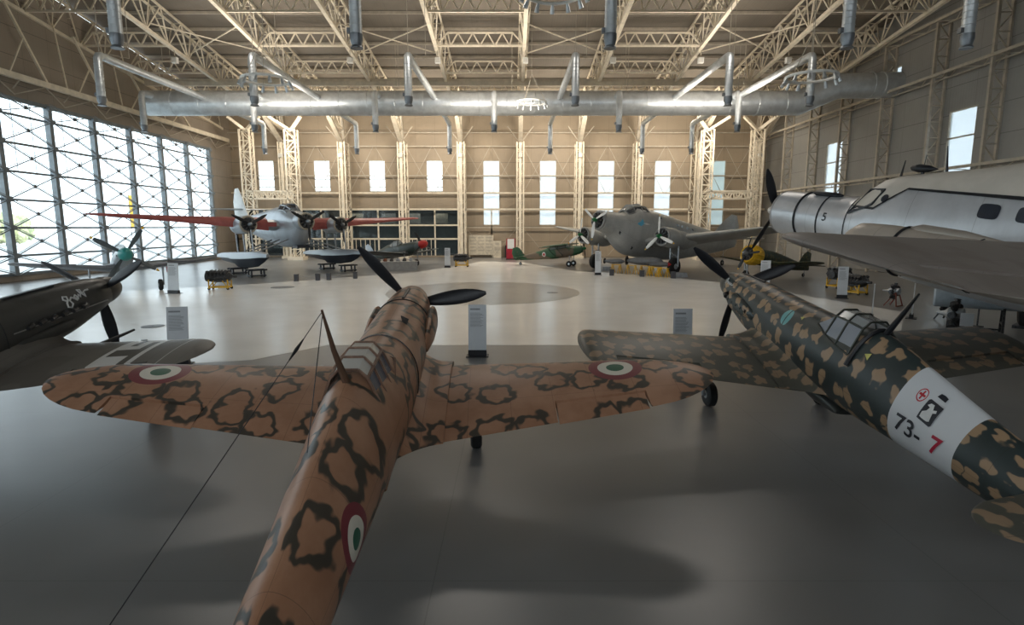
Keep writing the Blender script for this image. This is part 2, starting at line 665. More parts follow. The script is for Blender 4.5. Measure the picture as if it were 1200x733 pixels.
# roof
m = MB()
za, zb = top_z(YF - 0.3) + 0.25, top_z(YB + 0.3) + 0.25
m.add([(XL - .3, YF - .3, za), (XR + .3, YF - .3, za), (XR + .3, YB + .3, zb), (XL - .3, YB + .3, zb),
       (XL - .3, YF - .3, za + .25), (XR + .3, YF - .3, za + .25), (XR + .3, YB + .3, zb + .25), (XL - .3, YB + .3, zb + .25)],
      [(0, 1, 2, 3), (4, 7, 6, 5), (0, 4, 5, 1), (1, 5, 6, 2), (2, 6, 7, 3), (3, 7, 4, 0)])
struct('ceiling', m, m_roof)
y = 74.3
while y > -12:
    struct('roof_beam', MB().bar((XL, y, top_z(y) + 0.1), (XR, y, top_z(y) + 0.1), 0.14, 0.22), m_cream_dull)
    y -= 2.9

# ------------------------------------------------------------------ glass wall on the left
GY = [70.7 - 4.8 * i for i in range(18)]
GZ = [0.5, 1.9, 3.95, 6.0, 8.05, 10.1, 12.15, 13.4]
for i, (yb_, ya_) in enumerate(zip(GY, GY[1:])):
    if ya_ < -11:
        break
    fr = MB()
    fr.box((XL + 0.05, yb_, 6.95), (0.42, 0.36, 12.9))
    for z in GZ[1:-1]:
        fr.bar((XL, ya_, z), (XL, yb_, z), 0.12, 0.16)
    fr.bar((XL, ya_, 13.3), (XL, yb_, 13.3), 0.2, 0.3)
    fr.bar((XL, ya_, 0.55), (XL, yb_, 0.55), 0.2, 0.2)
    ym = (ya_ + yb_) / 2
    for zz in (-.85, .85):
        fr.bar((XL - 0.1, ym + zz, 8.0), (XL - 0.1, ym + zz, 13.3), 0.035)
    o = struct('window_%d' % wi, fr, m_steel_dark)
    wi += 1
    br = MB()
    for z0, z1 in zip(GZ, GZ[1:]):
        for s_ in (0.35,):
            br.bar((XL + s_, ya_, z0), (XL + s_, yb_, z1), 0.07)
            br.bar((XL + s_, ya_, z1), (XL + s_, yb_, z0), 0.07)
            br.bar((XL + s_, ya_, z0 + .13), (XL + s_, yb_, z1 + .13), 0.04)
            br.bar((XL + s_, ya_, z1 + .13), (XL + s_, yb_, z0 + .13), 0.04)
        br.box((XL + .33, ym, (z0 + z1) / 2), (0.06, 0.24, 0.24))
        br.box((XL + .3, yb_, z1 if z1 < 13 else 13.2), (0.2, 0.46, 0.34))
    br.build('brace', m_steel_dark, o, False)
    MB().box((XL - 0.16, ym, 6.95), (0.02, yb_ - ya_, 12.8)).build('pane', m_pane, o, False)

# outside: apron, hedge trees, a yellow flag sign
struct('ground_outside', MB().box((-126, 60, -0.3), (178, 320, 0.2)), simple('pale_apron', (0.55, 0.56, 0.56), 0.7, 0, 0.1, 0.3))
struct('ground_outside', MB().box((0, 150, -0.3), (74, 146, 0.2)), bpy.data.materials['pale_apron'])


def crown(name, label, x, y, h, r_, col, seed):
    rnd = random.Random(seed)
    t = thing(name, label, 'tree', (x, y, -0.2), group='trees outside the glass wall')
    MB().tube([(0, 0, 0), (0.1, 0, h * 0.3), (0, 0.1, h * 0.6)], [0.3, 0.22, 0.12], 8).build('trunk', simple('bark', (0.16, 0.12, 0.08), 0.8), t)
    m = MB()
    for k in range(150):
        a, b = rnd.random() * 2 * PI, rnd.random()
        rr = r_ * math.sqrt(rnd.random()) * (1 - abs(b - 0.4) * 0.8)
        c_ = Vector((rr * math.cos(a), rr * math.sin(a), h * (0.25 + 0.72 * b)))
        s_ = r_ * 0.22 * (0.6 + rnd.random())
        M_ = Matrix.Rotation(rnd.random() * 6, 3, 'Z') @ Matrix.Rotation(rnd.random() * 3, 3, 'X')
        ic = [(0, 0, 1), (0.9, 0, 0.1), (0.28, 0.85, -0.1), (-0.7, 0.5, 0.2), (-0.7, -0.5, -0.2), (0.28, -0.85, 0.1), (0, 0, -1)]
        m.add([c_ + M_ @ Vector(p) * s_ for p in ic], [(0, 1, 2), (0, 2, 3), (0, 3, 4), (0, 4, 5), (0, 5, 1), (6, 2, 1), (6, 3, 2), (6, 4, 3), (6, 5, 4), (6, 1, 5)])
    m.build('foliage', simple('foliage_' + col[0], col[1], 0.7, 0, 0.3, 2), t, False)


tc = [('a', (0.50, 0.55, 0.30)), ('b', (0.62, 0.62, 0.36)), ('c', (0.45, 0.52, 0.34))]  # greens paled, the white haze outside is put into the foliage colour
TL = ['round bushy tree outside, seen through the glass above the silver fighter', 'widest pale tree far outside beyond the glass, near the yellow banner', 'low tree outside the glass at the left edge of the picture',
      'far tree outside, seen through the farthest panes of the glass wall', 'small pale tree outside, right of the yellow banner', 'bushy tree outside, hidden mostly by the left edge of the picture']
for k, (x, y, h, r_) in enumerate([(-128, 82, 6, 5), (-135, 120, 7, 6), (-120, 58, 4.5, 4), (-138, 158, 7, 6), (-114, 130, 5, 4), (-132, 50, 5, 5)]):
    crown('tree', TL[k], x, y, h, r_, tc[k % 3], k)
t = thing('flag_sign', 'tall yellow banner sign outside behind the glass wall', 'banner', (-56, 85, -0.2))
MB().tube([(0, 0, 0), (0, 0, 9)], 0.07, 8).build('pole', m_strut, t)
MB().box((0.75, 0, 6.4), (1.4, 0.06, 4.8)).build('banner', m_yellow, t, False)

# ------------------------------------------------------------------ wall columns
def lattice(m, p0, p1, side, depth, n_, wd=0.12, thin=0.07, second=None):
    """two chords from p0 to p1, offset by vector side*depth, zigzag between"""
    p0, p1, sd = Vector(p0), Vector(p1), Vector(side) * depth
    m.bar(p0, p1, wd)
    m.bar(p0 + sd, p1 + sd, wd)
    for k in range(n_):
        a = p0.lerp(p1, k / n_)
        b = p0.lerp(p1, (k + 1) / n_)
        if k % 2:
            m.bar(a + sd, b, thin)
        else:
            m.bar(a, b + sd, thin)
        m.bar(b, b + sd, thin)
    return m


TX = [1.05 + 7.5 * k for k in range(-5, 5)]
for i, x in enumerate(TX[1:]):
    m = MB()
    # two faces (left and right) of a lattice column standing off the wall
    for dx in (-0.42, 0.42):
        lattice(m, (x + dx, 74.0, 0), (x + dx, 74.0, 14.6), (0, 1, 0), 1.9, 10, 0.16, 0.07)
    for k in range(12):
        z = k * 1.22
        m.bar((x - 0.42, 74.0, z), (x + 0.42, 74.0, z + 1.22 if k % 2 else z + 1.22), 0.06)
        m.bar((x + 0.42, 74.0, z), (x - 0.42, 74.0, z), 0.06)
    m.box((x, 73.95, 7.4), (0.34, 0.22, 14.8))
    m.box((x, 74.9, 0.15), (1.3, 2.2, 0.3))
    struct('wall_column', m, m_cream)
    k_ = MB()
    k_.bar((x, 74.0, 14.6), (x, 69.5, chord_z(69.5)), 0.5, 0.3)
    k_.bar((x, 75.6, 14.6), (x, 74.5, chord_z(74.5) + 2), 0.3, 0.3)
    for s_ in (-1, 1):
        k_.bar((x, 74.2, 14.4), (x + s_ * 1.6, 73.4, chord_z(73.4)), 0.1)
    struct('wall_column', k_, m_cream_dull)

# portal towers in the two far corners, and their bridge trusses
for (xa, xb, za_) in ((-31.8, -26.4, 7.4), (23.4, 29.4, 7.4)):
    for x in (xa, xb):
        m = MB()
        for dy in (0, 1.0):
            lattice(m, (x - 0.6, 70.2 + dy, 0), (x - 0.6, 70.2 + dy, 15.5), (1, 0, 0), 1.2, 12, 0.16, 0.08)
        for k in range(12):
            for dx in (-.6, .6):
                m.bar((x + dx, 70.2, k * 1.29), (x + dx, 71.2, (k + 1) * 1.29), 0.06)
        m.bar((x, 70.7, 15.4), (x + (2.2 if x == xa else -2.2), 69.6, chord_z(69.6)), 0.3)
        m.bar((x, 70.7, 15.4), (x - (1.6 if x == xa else -1.6), 69.6, chord_z(69.6)), 0.3)
        m.box((x, 70.7, 0.2), (1.9, 1.7, 0.4))
        struct('wall_column', m, m_cream)
    m = MB()
    nseg = 9
    for dy in (0, 1.0):
        lattice(m, (xa, 70.2 + dy, za_), (xb, 70.2 + dy, za_), (0, 0, 1), 0.9, nseg, 0.16, 0.09)
    struct('wall_beam', m, m_cream)

# back wall girts, mezzanine glazing bars, cable bracing
for z in (3.95, 10.6, 14.3, 16.0):
    xa = -6.6 if z < 5 else XL
    struct('wall_beam', MB().bar((xa, 75.95, z), (XR, 75.95, z), 0.12, 0.14), m_cream_dull)
struct('wall_beam', MB().bar((XL, 75.9, 8.4), (XR, 75.9, 8.4), 0.14, 0.2), m_cream)
struct('wall_beam', MB().bar((XL, 75.9, 6.3), (XR, 75.9, 6.3), 0.16, 0.24), m_cream)
for i, x in enumerate(TX[1:-1]):
    for (z0, z1) in ((8.4, 14.2),):
        m = MB()
        for s_ in (0.12, 1 - 0.12):
            m.bar((x + 0.4, 75.7, z0 if s_ < .5 else z1), (x + 3.6, 75.7, z1 if s_ < .5 else z0), 0.05)
            m.bar((x + 7.1, 75.7, z0 if s_ < .5 else z1), (x + 3.9, 75.7, z1 if s_ < .5 else z0), 0.05)
        if x > -7:
            m.bar((x + 0.4, 75.7, 3.9), (x + 3.4, 75.7, 0.3), 0.05)
            m.bar((x + 7.1, 75.7, 3.9), (x + 4.1, 75.7, 0.3), 0.05)
        struct('wall_beam', m, m_cream_dull)

m = MB()
for i, x in enumerate(TX[:5]):
    for dx in (0.1, 3.75):
        m.box((x + dx, YB + 0.1, 3.25), (0.18, 0.2, 6.0))
for z in (4.25, 2.45):
    m.box(((XL - 6.9) / 2, YB + 0.1, z), (-6.9 - XL, 0.2, 0.22))
for x0 in (TX[1], TX[2], TX[3]):
    for k in range(1, 6):
        m.box((x0 + 0.1 + k * 0.62, YB + 0.1, 1.3), (0.07, 0.12, 2.2))
o = struct('window_%d' % wi, m, m_cream)
wi += 1
MB().box(((XL - 6.9) / 2, YB + 0.14, 3.25), (-6.9 - XL - 0.2, 0.02, 6.0)).build('pane', m_inner_glass, o, False)
# the room behind the mezzanine glazing
m_dim = simple('dim_room_paint', (0.10, 0.10, 0.095), 0.8)
m_dimfloor = simple('dim_room_floor', (0.16, 0.15, 0.14), 0.6)
struct('wall_inner', MB().box(((XL - 6.9) / 2, YB + 7.3, 3.2), (-6.9 - XL + 1.2, 0.2, 6.6)), m_dim)
struct('floor_inner', MB().box(((XL - 6.9) / 2, YB + 3.8, 0.13), (-6.9 - XL + 1.0, 7.0, 0.2)), m_dimfloor)
struct('floor_inner', MB().box(((XL - 6.9) / 2, YB + 3.8, 4.2), (-6.9 - XL + 0.8, 6.8, 0.2)), m_dimfloor)
struct('ceiling_inner', MB().box(((XL - 6.9) / 2, YB + 3.8, 6.45), (-6.9 - XL + 1.2, 7.2, 0.2)), m_dim)
struct('wall_inner', MB().box((XL + 0.1, YB + 3.8, 3.2), (0.2, 7.2, 6.6)), m_dim)
struct('wall_inner', MB().box((-6.6, YB + 3.8, 3.2), (0.2, 7.2, 6.6)), m_dim)
for k, x in enumerate([-33.5, -30.2, -26.7, -21.5, -17.0, -13.6, -9.8]):
    cc = [(0.55, 0.52, 0.42), (0.28, 0.30, 0.30), (0.45, 0.45, 0.42)][k % 3]
    m = MB()
    m.box((0, 0, 0.9), (1.9, 0.08, 1.3)).box((-0.7, 0, 0.13), (0.06, 0.3, 0.26)).box((0.7, 0, 0.13), (0.06, 0.3, 0.26))
    o = m.build('display_board', simple('board_tone_%s' % 'abc'[k % 3], cc, 0.6), None, False)
    o.location = (x, YB + 3.5, 4.3)
    tag(o, 'upright display board behind the upper mezzanine glass, ' + ORD[k] + ' from the left', 'display board', 'boards in the mezzanine room')

area('mezzanine_fill_light', (-22, YB + 3.6, 6.2), (0, 0, 0), 26, 2.0, 420, (1.0, 0.93, 0.82))  # added light without a fixture, brightens the room behind the upper glass
area('lower_room_fill_light', (-22, YB + 3.6, 4.0), (0, 0, 0), 26, 2.0, 160, (0.9, 0.96, 1.0))  # second added light, no fixture, for the lower room
# fittings on the right lower part of the far wall
o = MB().box((-4.1, YB - 0.35, 1.65), (3.3, 0.08, 2.6))
for dx in (-1.5, 1.5):
    o.box((-4.1 + dx, YB - 0.35, 0.2), (0.08, 0.5, 0.4))
t = tag(o.build('notice_board', simple('cream_board', (0.66, 0.60, 0.48), 0.5), None, False), 'wide cream notice board standing by the far wall', 'notice board')
m = MB()
for k in range(5):
    for j in range(3):
        m.box((-4.1 - 1.05 + j * 1.05, YB - 0.4, 0.95 + k * 0.42), (0.8, 0.012, 0.16))
m.build('printed_panel', simple('faded_print', (0.52, 0.47, 0.38), 0.6), t, False)
o = MB().box((-1.95, YB - 0.6, 1.15), (1.05, 0.08, 2.1)).box((-1.95, YB - 0.6, 0.05), (1.0, 0.5, 0.1))
t = tag(o.build('notice_board', bpy.data.materials['cream_board'], None, False), 'narrow cream notice board right of the wide one at the far wall', 'notice board')
MB().box((-1.95, YB - 0.655, 1.85), (0.5, 0.012, 0.3)).box((-1.95, YB - 0.655, 1.2), (0.7, 0.012, 0.5)).build('printed_panel', bpy.data.materials['faded_print'], t, False)
o = MB().box((-0.6, YB - 0.25, 0.8), (0.6, 0.35, 1.6)).box((-0.6, YB - 0.45, 1.2), (0.4, 0.03, 0.3))
tag(o.build('cabinet', m_black, None, False), 'small black cabinet standing against the far wall', 'cabinet')
t = thing('information_totem', 'red and white information totem in front of the far wall', 'totem', (-0.15, 71.5, 0))
MB().box((0, 0, 1.35), (1.1, 0.16, 2.5)).build('frame', simple('dark_red', (0.36, 0.012, 0.03), 0.4), t, False)
MB().box((0, -0.1, 1.95), (0.85, 0.03, 1.2)).build('poster', m_white, t, False)
MB().box((0, 0, 0.05), (1.2, 0.6, 0.1)).build('base', m_black, t, False)

# ------------------------------------------------------------------ right wall columns and rails
for y in [69.3, 63.6, 57.8, 51.6, 45.6, 40.1, 34.1, 28.1, 22.1, 16.1, 10.1]:
    m = MB()
    lattice(m, (32.0, y, 0), (32.0, y, 19.2), (1, 0, 0), 0.95, 16, 0.2, 0.07)
    for k in range(16):
        m.bar((32.0 if k % 2 == 0 else 32.95, y, k * 1.2), (32.95 if k % 2 == 0 else 32.0, y, (k + 1) * 1.2), 0.05)
    struct('wall_column', m, m_cream_dull)
for z in (15.3, 8.25, 19.3):
    m = MB()
    m.bar((31.8, YF, z), (31.8, YB, z), 0.16, 0.2)
    m.bar((32.5, YF, z - 0.25), (32.5, YB, z - 0.25), 0.08, 0.1)
    yy = YF
    while yy < YB - 2 and z > 8:
        m.bar((31.8, yy, z), (32.5, yy + 1.5, z - 0.25), 0.05)
        m.bar((32.5, yy + 1.5, z - 0.25), (31.8, yy + 3, z), 0.05)
        yy += 3
    struct('wall_beam', m, m_cream_dull)

# left wall: beam over the glass and hangers up to the roof
struct('wall_beam', MB().bar((XL + 0.7, YF, 14.8), (XL + 0.7, YB - 2, 14.8), 0.3, 0.42), m_cream)
m = MB()
yy = YF
while yy < YB - 4:
    m.bar((XL + 0.2, yy, 13.6), (XL + 0.7, yy + 2.4, 14.6), 0.07)
    m.bar((XL + 0.7, yy + 2.4, 14.6), (XL + 0.2, yy + 4.8, 13.6), 0.07)
    m.bar((XL + 0.7, yy, 14.6), (XL + 0.15, yy, 14.0), 0.07)
    yy += 4.8
struct('wall_beam', m, m_cream_dull)
yy = 66.0
while yy > 8:
    m = MB()
    m.bar((XL + 0.7, yy, 14.9), (XL + 0.7, yy - 3.4, chord_z(yy - 3.4)), 0.16)
    m.bar((XL + 0.7, yy - 3.4, 14.9), (XL + 0.7, yy - 1.8, 14.9 + 0.6 * (chord_z(yy) - 14.9)), 0.09)
    m.bar((XL + 0.7, yy - 4.6, 14.9), (XL + 0.7, yy - 5.4, chord_z(yy - 5.4)), 0.09)
    struct('wall_beam', m, m_cream)
    yy -= 6.6

# ------------------------------------------------------------------ roof trusses
Y0, Y1 = -12.0, 74.5
for i, x in enumerate(TX):
    where = 'over the left glass wall' if i == 0 else ('next to the right wall' if i == 9 else ORD[i] + ' counted from the left glass wall')
    t = thing('roof_truss', 'long cream lattice roof truss, ' + where, 'truss', (x, 0, 0), group='long roof trusses')
    m = MB()
    m.bar((0, Y0, chord_z(Y0)), (0, Y1, chord_z(Y1)), 0.30, 0.26)
    m.build('bottom_chord', m_cream, t, False)
    m = MB()
    for dx in (-0.4, 0.4):
        m.bar((dx, Y0, top_z(Y0) - 0.15), (dx, Y1, top_z(Y1) - 0.15), 0.14, 0.16)
    m.build('top_chord', m_cream, t, False)
    m = MB()
    y = Y1 - 0.3
    k = 0
    while y > Y0 + 3:
        for dx in (-0.4, 0.4):
            m.bar((0, y, chord_z(y)), (dx, y - 1.45, top_z(y - 1.45) - 0.15), 0.09)
            m.bar((dx, y - 1.45, top_z(y - 1.45) - 0.15), (0, y - 2.9, chord_z(y - 2.9)), 0.09)
            if k % 2 == 0:
                m.bar((0, y - 2.9, chord_z(y - 2.9)), (dx, y - 2.9, top_z(y - 2.9) - 0.15), 0.07)
        m.bar((-0.4, y - 1.45, top_z(y - 1.45) - 0.15), (0.4, y - 1.45, top_z(y - 1.45) - 0.15), 0.07)
        for fz in (0.45, 0.7):
            a = y - 1.45 * fz
            m.bar((-0.4 * fz, a, chord_z(a) + 2.4 * fz), (0.4 * fz, a, chord_z(a) + 2.4 * fz), 0.05)
        y -= 2.9
        k += 1
    m.build('web', m_cream, t, False)

YS = [68.7, 62.9, 57.1, 51.3, 45.5, 39.7, 33.9]
for b, k in enumerate((0, 2, 4, 6, 8)):
    xa, xb = TX[k], TX[k + 1]
    for j, y in enumerate(YS):
        zc = chord_z(y) + 0.1
        m = MB()
        m.bar((xa, y, zc), (xb, y, zc), 0.15)
        m.bar((xa + 1.0, y, zc + 1.05), (xb - 1.0, y, zc + 1.05), 0.13)
        seg = 6
        for q in range(seg):
            u0, u1 = xa + (xb - xa) * q / seg, xa + (xb - xa) * (q + 1) / seg
            um = (u0 + u1) / 2
            m.bar((u0, y, zc), (max(xa + 1, min(xb - 1, um)), y, zc + 1.05), 0.10)
            m.bar((max(xa + 1, min(xb - 1, um)), y, zc + 1.05), (u1, y, zc), 0.10)
        tag(m.build('bridging_truss', m_cream, None, False),
            'zigzag cross truss, %s zigzag roof bay from left, %s row from far wall' % (ORD[b], ORD[j]), 'truss', 'cross trusses between the long roof trusses')
for b, k in enumerate((1, 3, 5, 7)):
    xa, xb = TX[k], TX[k + 1]
    for j, (ya, yb_) in enumerate(((48.4, 54.2), (36.8, 42.6), (62.9, 68.7))):
        m = MB()
        for s_ in (0, 1):
            m.bar((xa, ya if s_ else yb_, chord_z(ya if s_ else yb_) + 0.6), (xb, yb_ if s_ else ya, chord_z(yb_ if s_ else ya) + 0.6), 0.08)
        m.box(((xa + xb) / 2, (ya + yb_) / 2, chord_z((ya + yb_) / 2) + 0.6), (0.3, 0.3, 0.05))
        tag(m.build('cross_brace', m_cream, None, False),
            'thin X brace, %s open roof bay from left, %s' % (ORD[b], ('over the big duct', 'nearest row', 'row by far wall')[j]), 'brace', 'X braces in the roof')

# long pale girder under the trusses
t = tag(MB().box((-5.8, 58.9, 17.95), (60.4, 0.38, 0.42)).box((-5.8, 58.9, 18.3), (60.4, 0.12, 0.2)).build('crane_girder', m_cream, None, False),
        'long straight cream girder hung under the roof trusses above the big duct', 'girder')

# square floodlights
def flood(x, y, z, label, grp):
    t = thing('floodlight', label, 'lamp', (x, y, z), group=grp)
    MB().box((0, 0, 0), (0.46, 0.34, 0.46)).build('housing', m_white_lamp, t, False)
    MB().box((0, -0.19, 0), (0.38, 0.03, 0.38)).build('lens', m_frost, t, False)
    MB().bar((0, 0, 0.2), (0, 0, 0.95), 0.06).build('bracket', m_cream_dull, t, False)


for i, x in enumerate(TX[1:9]):
    flood(x + 0.1, 51.6, chord_z(51.6) - 0.95, 'small square white floodlight under a roof truss, %s from the left in the near row' % ORD[i], 'floodlights under the roof trusses')
for i, x in enumerate(TX[1:]):
    flood(x, 73.66, 12.9, 'small white floodlight at the head of a far wall column, %s from the left' % ORD[i], 'floodlights on the far wall columns')

# ------------------------------------------------------------------ ventilation duct
m_seam = m_galv_dark
t = thing('ventilation_duct', 'huge round silver duct across the hall with side branches and hanging outlets', 'duct', (0, 52.3, 14.75))
pts = [(-32.0, 0, 0), (25.0, 0, 0), (27.8, -1.0, 1.2), (33.1, -1.0, 1.3)]
MB().tube(pts, 1.05, 32).build('main_duct', m_galv, t)
for k in range(24):
    x = -31.9 + k * 2.42
    if x < 25:
        MB().torus((x, 0, 0), 1.05, 0.03, 28, 6, 'X').build('seam', m_galv, t)
m = MB()
for sx, sz in ((30.6, 1.28), (31.5, 1.28)):
    MB().torus((sx, -1.0, sz), 1.06, 0.05, 28, 6, 'X').build('seam', m_galv, t)
for x in (-30, -20, -10, 0, 10, 20):
    for yy in (-.6, .6):
        MB().bar((x, yy, 0.8), (x, yy, 5.2), 0.03).build('hanger', m_cream_dull, t, False)


def outlet(parent, x, y0, y1, ztop, drop, zr=0.0):
    m = MB()
    r_ = 0.25
    sg = 1 if y1 > y0 else -1
    m.tube([(x, y0, zr), (x, y1 - sg * 0.35, ztop), (x, y1 - sg * 0.12, ztop - 0.06), (x, y1, ztop - 0.28), (x, y1, ztop - drop)], r_, 14)
    b = m.build('duct_branch', m_galv, parent)
    m = MB()
    m.lathe([(0.12, 0.27), (0.1, 0.27), (-0.1, 0.27), (-0.35, 0.2), (-0.42, 0.26), (-0.46, 0.26)], (x, y1, ztop - drop), n=14)
    m.box((x - 0.3, y1, ztop - drop + 0.25), (0.14, 0.2, 0.2))
    m.build('nozzle', m_galv_dark, b)
    m = MB()
    for k in range(9):
        m.torus((x, y1, ztop - 0.6 - k * (drop - 0.8) / 9), r_ + 0.004, 0.012, 14, 4)
    m.build('rib', m_galv, b)


for x in (-26.6, -16.7, -6.7, 4.1, 14.0, 19.3):
    outlet(t, x, -0.9, -13.6, 0.2, 2.7, 0.3)
    outlet(t, x, 0.9, 11.2, 0.2, 2.7, 0.2)
for x in (-31.0, -21.7, -11.5, -1.5, 9.0, 19.0):
    outlet(t, x - 0.0, -0.9, -2.3, 0.4, 2.75, 0.4)
t2 = thing('ventilation_duct', 'near ventilation duct overhead, its row of dark outlets hanging at the top of the picture', 'duct', (0, 11.5, 14.75))
MB().tube([(-32, 0, 0), (27, 0, 0)], 1.05, 28).build('main_duct', m_galv, t2)
for x in (-16.5, -6.5, 4.1, 14.0, 19.0):
    outlet(t2, x, 0.9, 13.8, 0.2, 3.1, 0.2)
for x in (-30, -15, 0, 15, 25):
    MB().bar((x, 0.6, 0.8), (x, 0.6, 9.3), 0.03).build('hanger', m_cream_dull, t2, False)

# wires that hang the near branches
for i, x in enumerate((-26.6, -16.7, -6.7, 4.1, 14.0, 19.3)):
    o = MB().bar((x, 38.9, 15.2), (x, 38.9, chord_z(38.9) + 2.2), 0.03).bar((x + 0.9, 40.5, 15.2), (x + 0.9, 40.5, chord_z(40.5) + 2.2), 0.03)
    o.bar((x, 38.9, 15.15), (x + 0.9, 40.5, 15.2), 0.03)
    o.v = [(p[0], p[1] - 52.3, p[2] - 14.75) for p in o.v]
    o.build('hanging_wire', m_cream_dull, t, False)


def ring_lamp(x, y, z, dia, label):
    t = thing('ring_chandelier', label, 'chandelier', (x, y, z), group='round ring chandeliers')
    MB().torus((0, 0, 0), dia / 2, 0.07, 40, 8).build('ring', m_white_lamp, t)
    for k in range(12):
        a = 2 * PI * k / 12
        p = Vector((dia / 2 * math.cos(a), dia / 2 * math.sin(a), -0.05))
        q_ = p + Vector((0.14 * math.cos(a), 0.14 * math.sin(a), -0.32))
        MB().tube([p, p.lerp(q_, .4), q_], [0.05, 0.08, 0.1], 8).build('spotlight', m_galv, t)
    m = MB()
    for k in range(3):
        a = 2 * PI * k / 3
        m.bar((dia / 2 * math.cos(a), dia / 2 * math.sin(a), 0), (0, 0, 2.2), 0.025)
    m.bar((0, 0, 2.2), (0, 0, top_z(y) - z), 0.03)
    m.build('hanger', m_cream_dull, t, False)


ring_lamp(-13.0, 31.7, 11.7, 2.4, 'white ring chandelier with spotlights, left one of those before the big duct')
ring_lamp(15.1, 30.3, 11.5, 2.4, 'white ring chandelier with spotlights, near the right wall before the big duct')
ring_lamp(1.7, 24.5, 13.3, 2.4, 'largest white ring chandelier, cut by the top edge of the picture')
ring_lamp(1.6, 49.0, 14.15, 2.4, 'small ring chandelier seen flat against the middle of the big duct')

# ================================================================== AIRCRAFT
def interp(st, x):
    """smooth interpolation of station tuples sorted by falling x"""
    if x >= st[0][0]:
        return st[0][1:]
    if x <= st[-1][0]:
        return st[-1][1:]
    for i in range(len(st) - 1):
        if st[i][0] >= x >= st[i + 1][0]:
            x0, x1 = st[i][0], st[i + 1][0]
            t = (x - x0) / (x1 - x0)
            out = []
            for k in range(1, len(st[0])):
                p0, p1 = st[i][k], st[i + 1][k]
                pm = st[i - 1][k] if i > 0 else p0
                pn = st[i + 2][k] if i + 2 < len(st) else p1
                dx0 = (st[i - 1][0] - x1) if i > 0 else (x0 - x1)
                dx1 = (x0 - st[i + 2][0]) if i + 2 < len(st) else (x0 - x1)
                m0 = (p1 - pm) / dx0 * (x0 - x1)
                m1 = (pn - p0) / dx1 * (x0 - x1)
                dd = p1 - p0
                for_lim = 2.2 * abs(dd)
                m0 = max(-for_lim, min(for_lim, m0)) if m0 * dd > 0 else 0
                m1 = max(-for_lim, min(for_lim, m1)) if m1 * dd > 0 else 0
                h = (2 * t**3 - 3 * t**2 + 1) * p0 + (t**3 - 2 * t**2 + t) * m0 + (-2 * t**3 + 3 * t**2) * p1 + (t**3 - t**2) * m1
                out.append(h)
            return tuple(out)


class Body:
    """stations: (x, centre z, half width, top height, bottom height, top exponent, bottom exponent)"""

    def __init__(s, st, rv=0.45):
        s.st = st
        s.rv = rv

    def surf(s, x, a, off=0.0, yo=0.0):
        zc, hw, ht, hb, et, eb = interp(s.st, x)
        sa, ca = math.sin(a), -math.cos(a)
        e = et if ca > 0 else eb
        y = (hw + off) * math.copysign(abs(sa) ** (2 / e), sa)
        z = ((ht if ca > 0 else hb) + off) * math.copysign(abs(ca) ** (2 / e), ca)
        return Vector((x, y + yo, zc + z))

    def mesh(s, xs, n_=40, yo=0.0, cap=True, a0=0.0, a1=2 * PI, off=0.0):
        m = MB()
        rings, uvs = [], []
        for x in xs:
            rings.append([s.surf(x, a0 + (a1 - a0) * k / n_, off, yo) for k in range(n_ + 1)])
            uvs += [(x, (a0 + (a1 - a0) * k / n_ - PI) * s.rv) for k in range(n_ + 1)]
        m.loft(rings, False, cap, uvs)
        return m


def frange(a, b, n_):
    return [a + (b - a) * i / (n_ - 1) for i in range(n_)]


AF = [1, .92, .8, .65, .5, .35, .22, .12, .05, .015, 0]


def af_t(c, t):
    return 5 * t * (0.2969 * math.sqrt(c) - 0.126 * c - 0.3516 * c * c + 0.2843 * c**3 - 0.1015 * c**4)


def foil(sec, lo=0.0, hi=1.0):
    """sec = (y, xle, chord, z, t); ring of the foil between chord fractions lo..hi"""
    y, xle, ch, z, t = sec[:5]
    cs = [hi + (lo - hi) * (1 - c) for c in AF]
    up, dn = [], []
    for c in cs:
        c = max(0, min(1, c))
        cam = 0.02 * 4 * c * (1 - c)
        up.append(Vector((xle - c * ch, y, z + (cam + af_t(c, t)) * ch)))
        dn.append(Vector((xle - c * ch, y, z + (cam * 0.4 - af_t(c, t) * 0.8) * ch)))
    return up + list(reversed(dn[:-1] if lo == 0 else dn))


def wing_sections(y0, y1, side, xle0, c0, c1, sweep, z0, z1, t0=0.15, t1=0.10, n_=9, tip=0.16, tipx=0.45):
    out = []
    fr = [i / (n_ - 1) * (1 - tip) for i in range(n_)] + [1 - tip * (1 - math.sin(a)) for a in [i / 7 * PI / 2 for i in range(1, 8)]]
    for f in fr:
        ch = c0 + (c1 - c0) * f
        xl = xle0 - sweep * f
        sc = 1.0
        if f > 1 - tip:
            q = (f - (1 - tip)) / tip
            sc = max(0.10, math.sqrt(max(0, 1 - q * q)))
        xl -= ch * (1 - sc) * tipx
        out.append((side * (y0 + (y1 - y0) * f), xl, ch * sc, z0 + (z1 - z0) * f, (t0 + (t1 - t0) * f)))
    return out


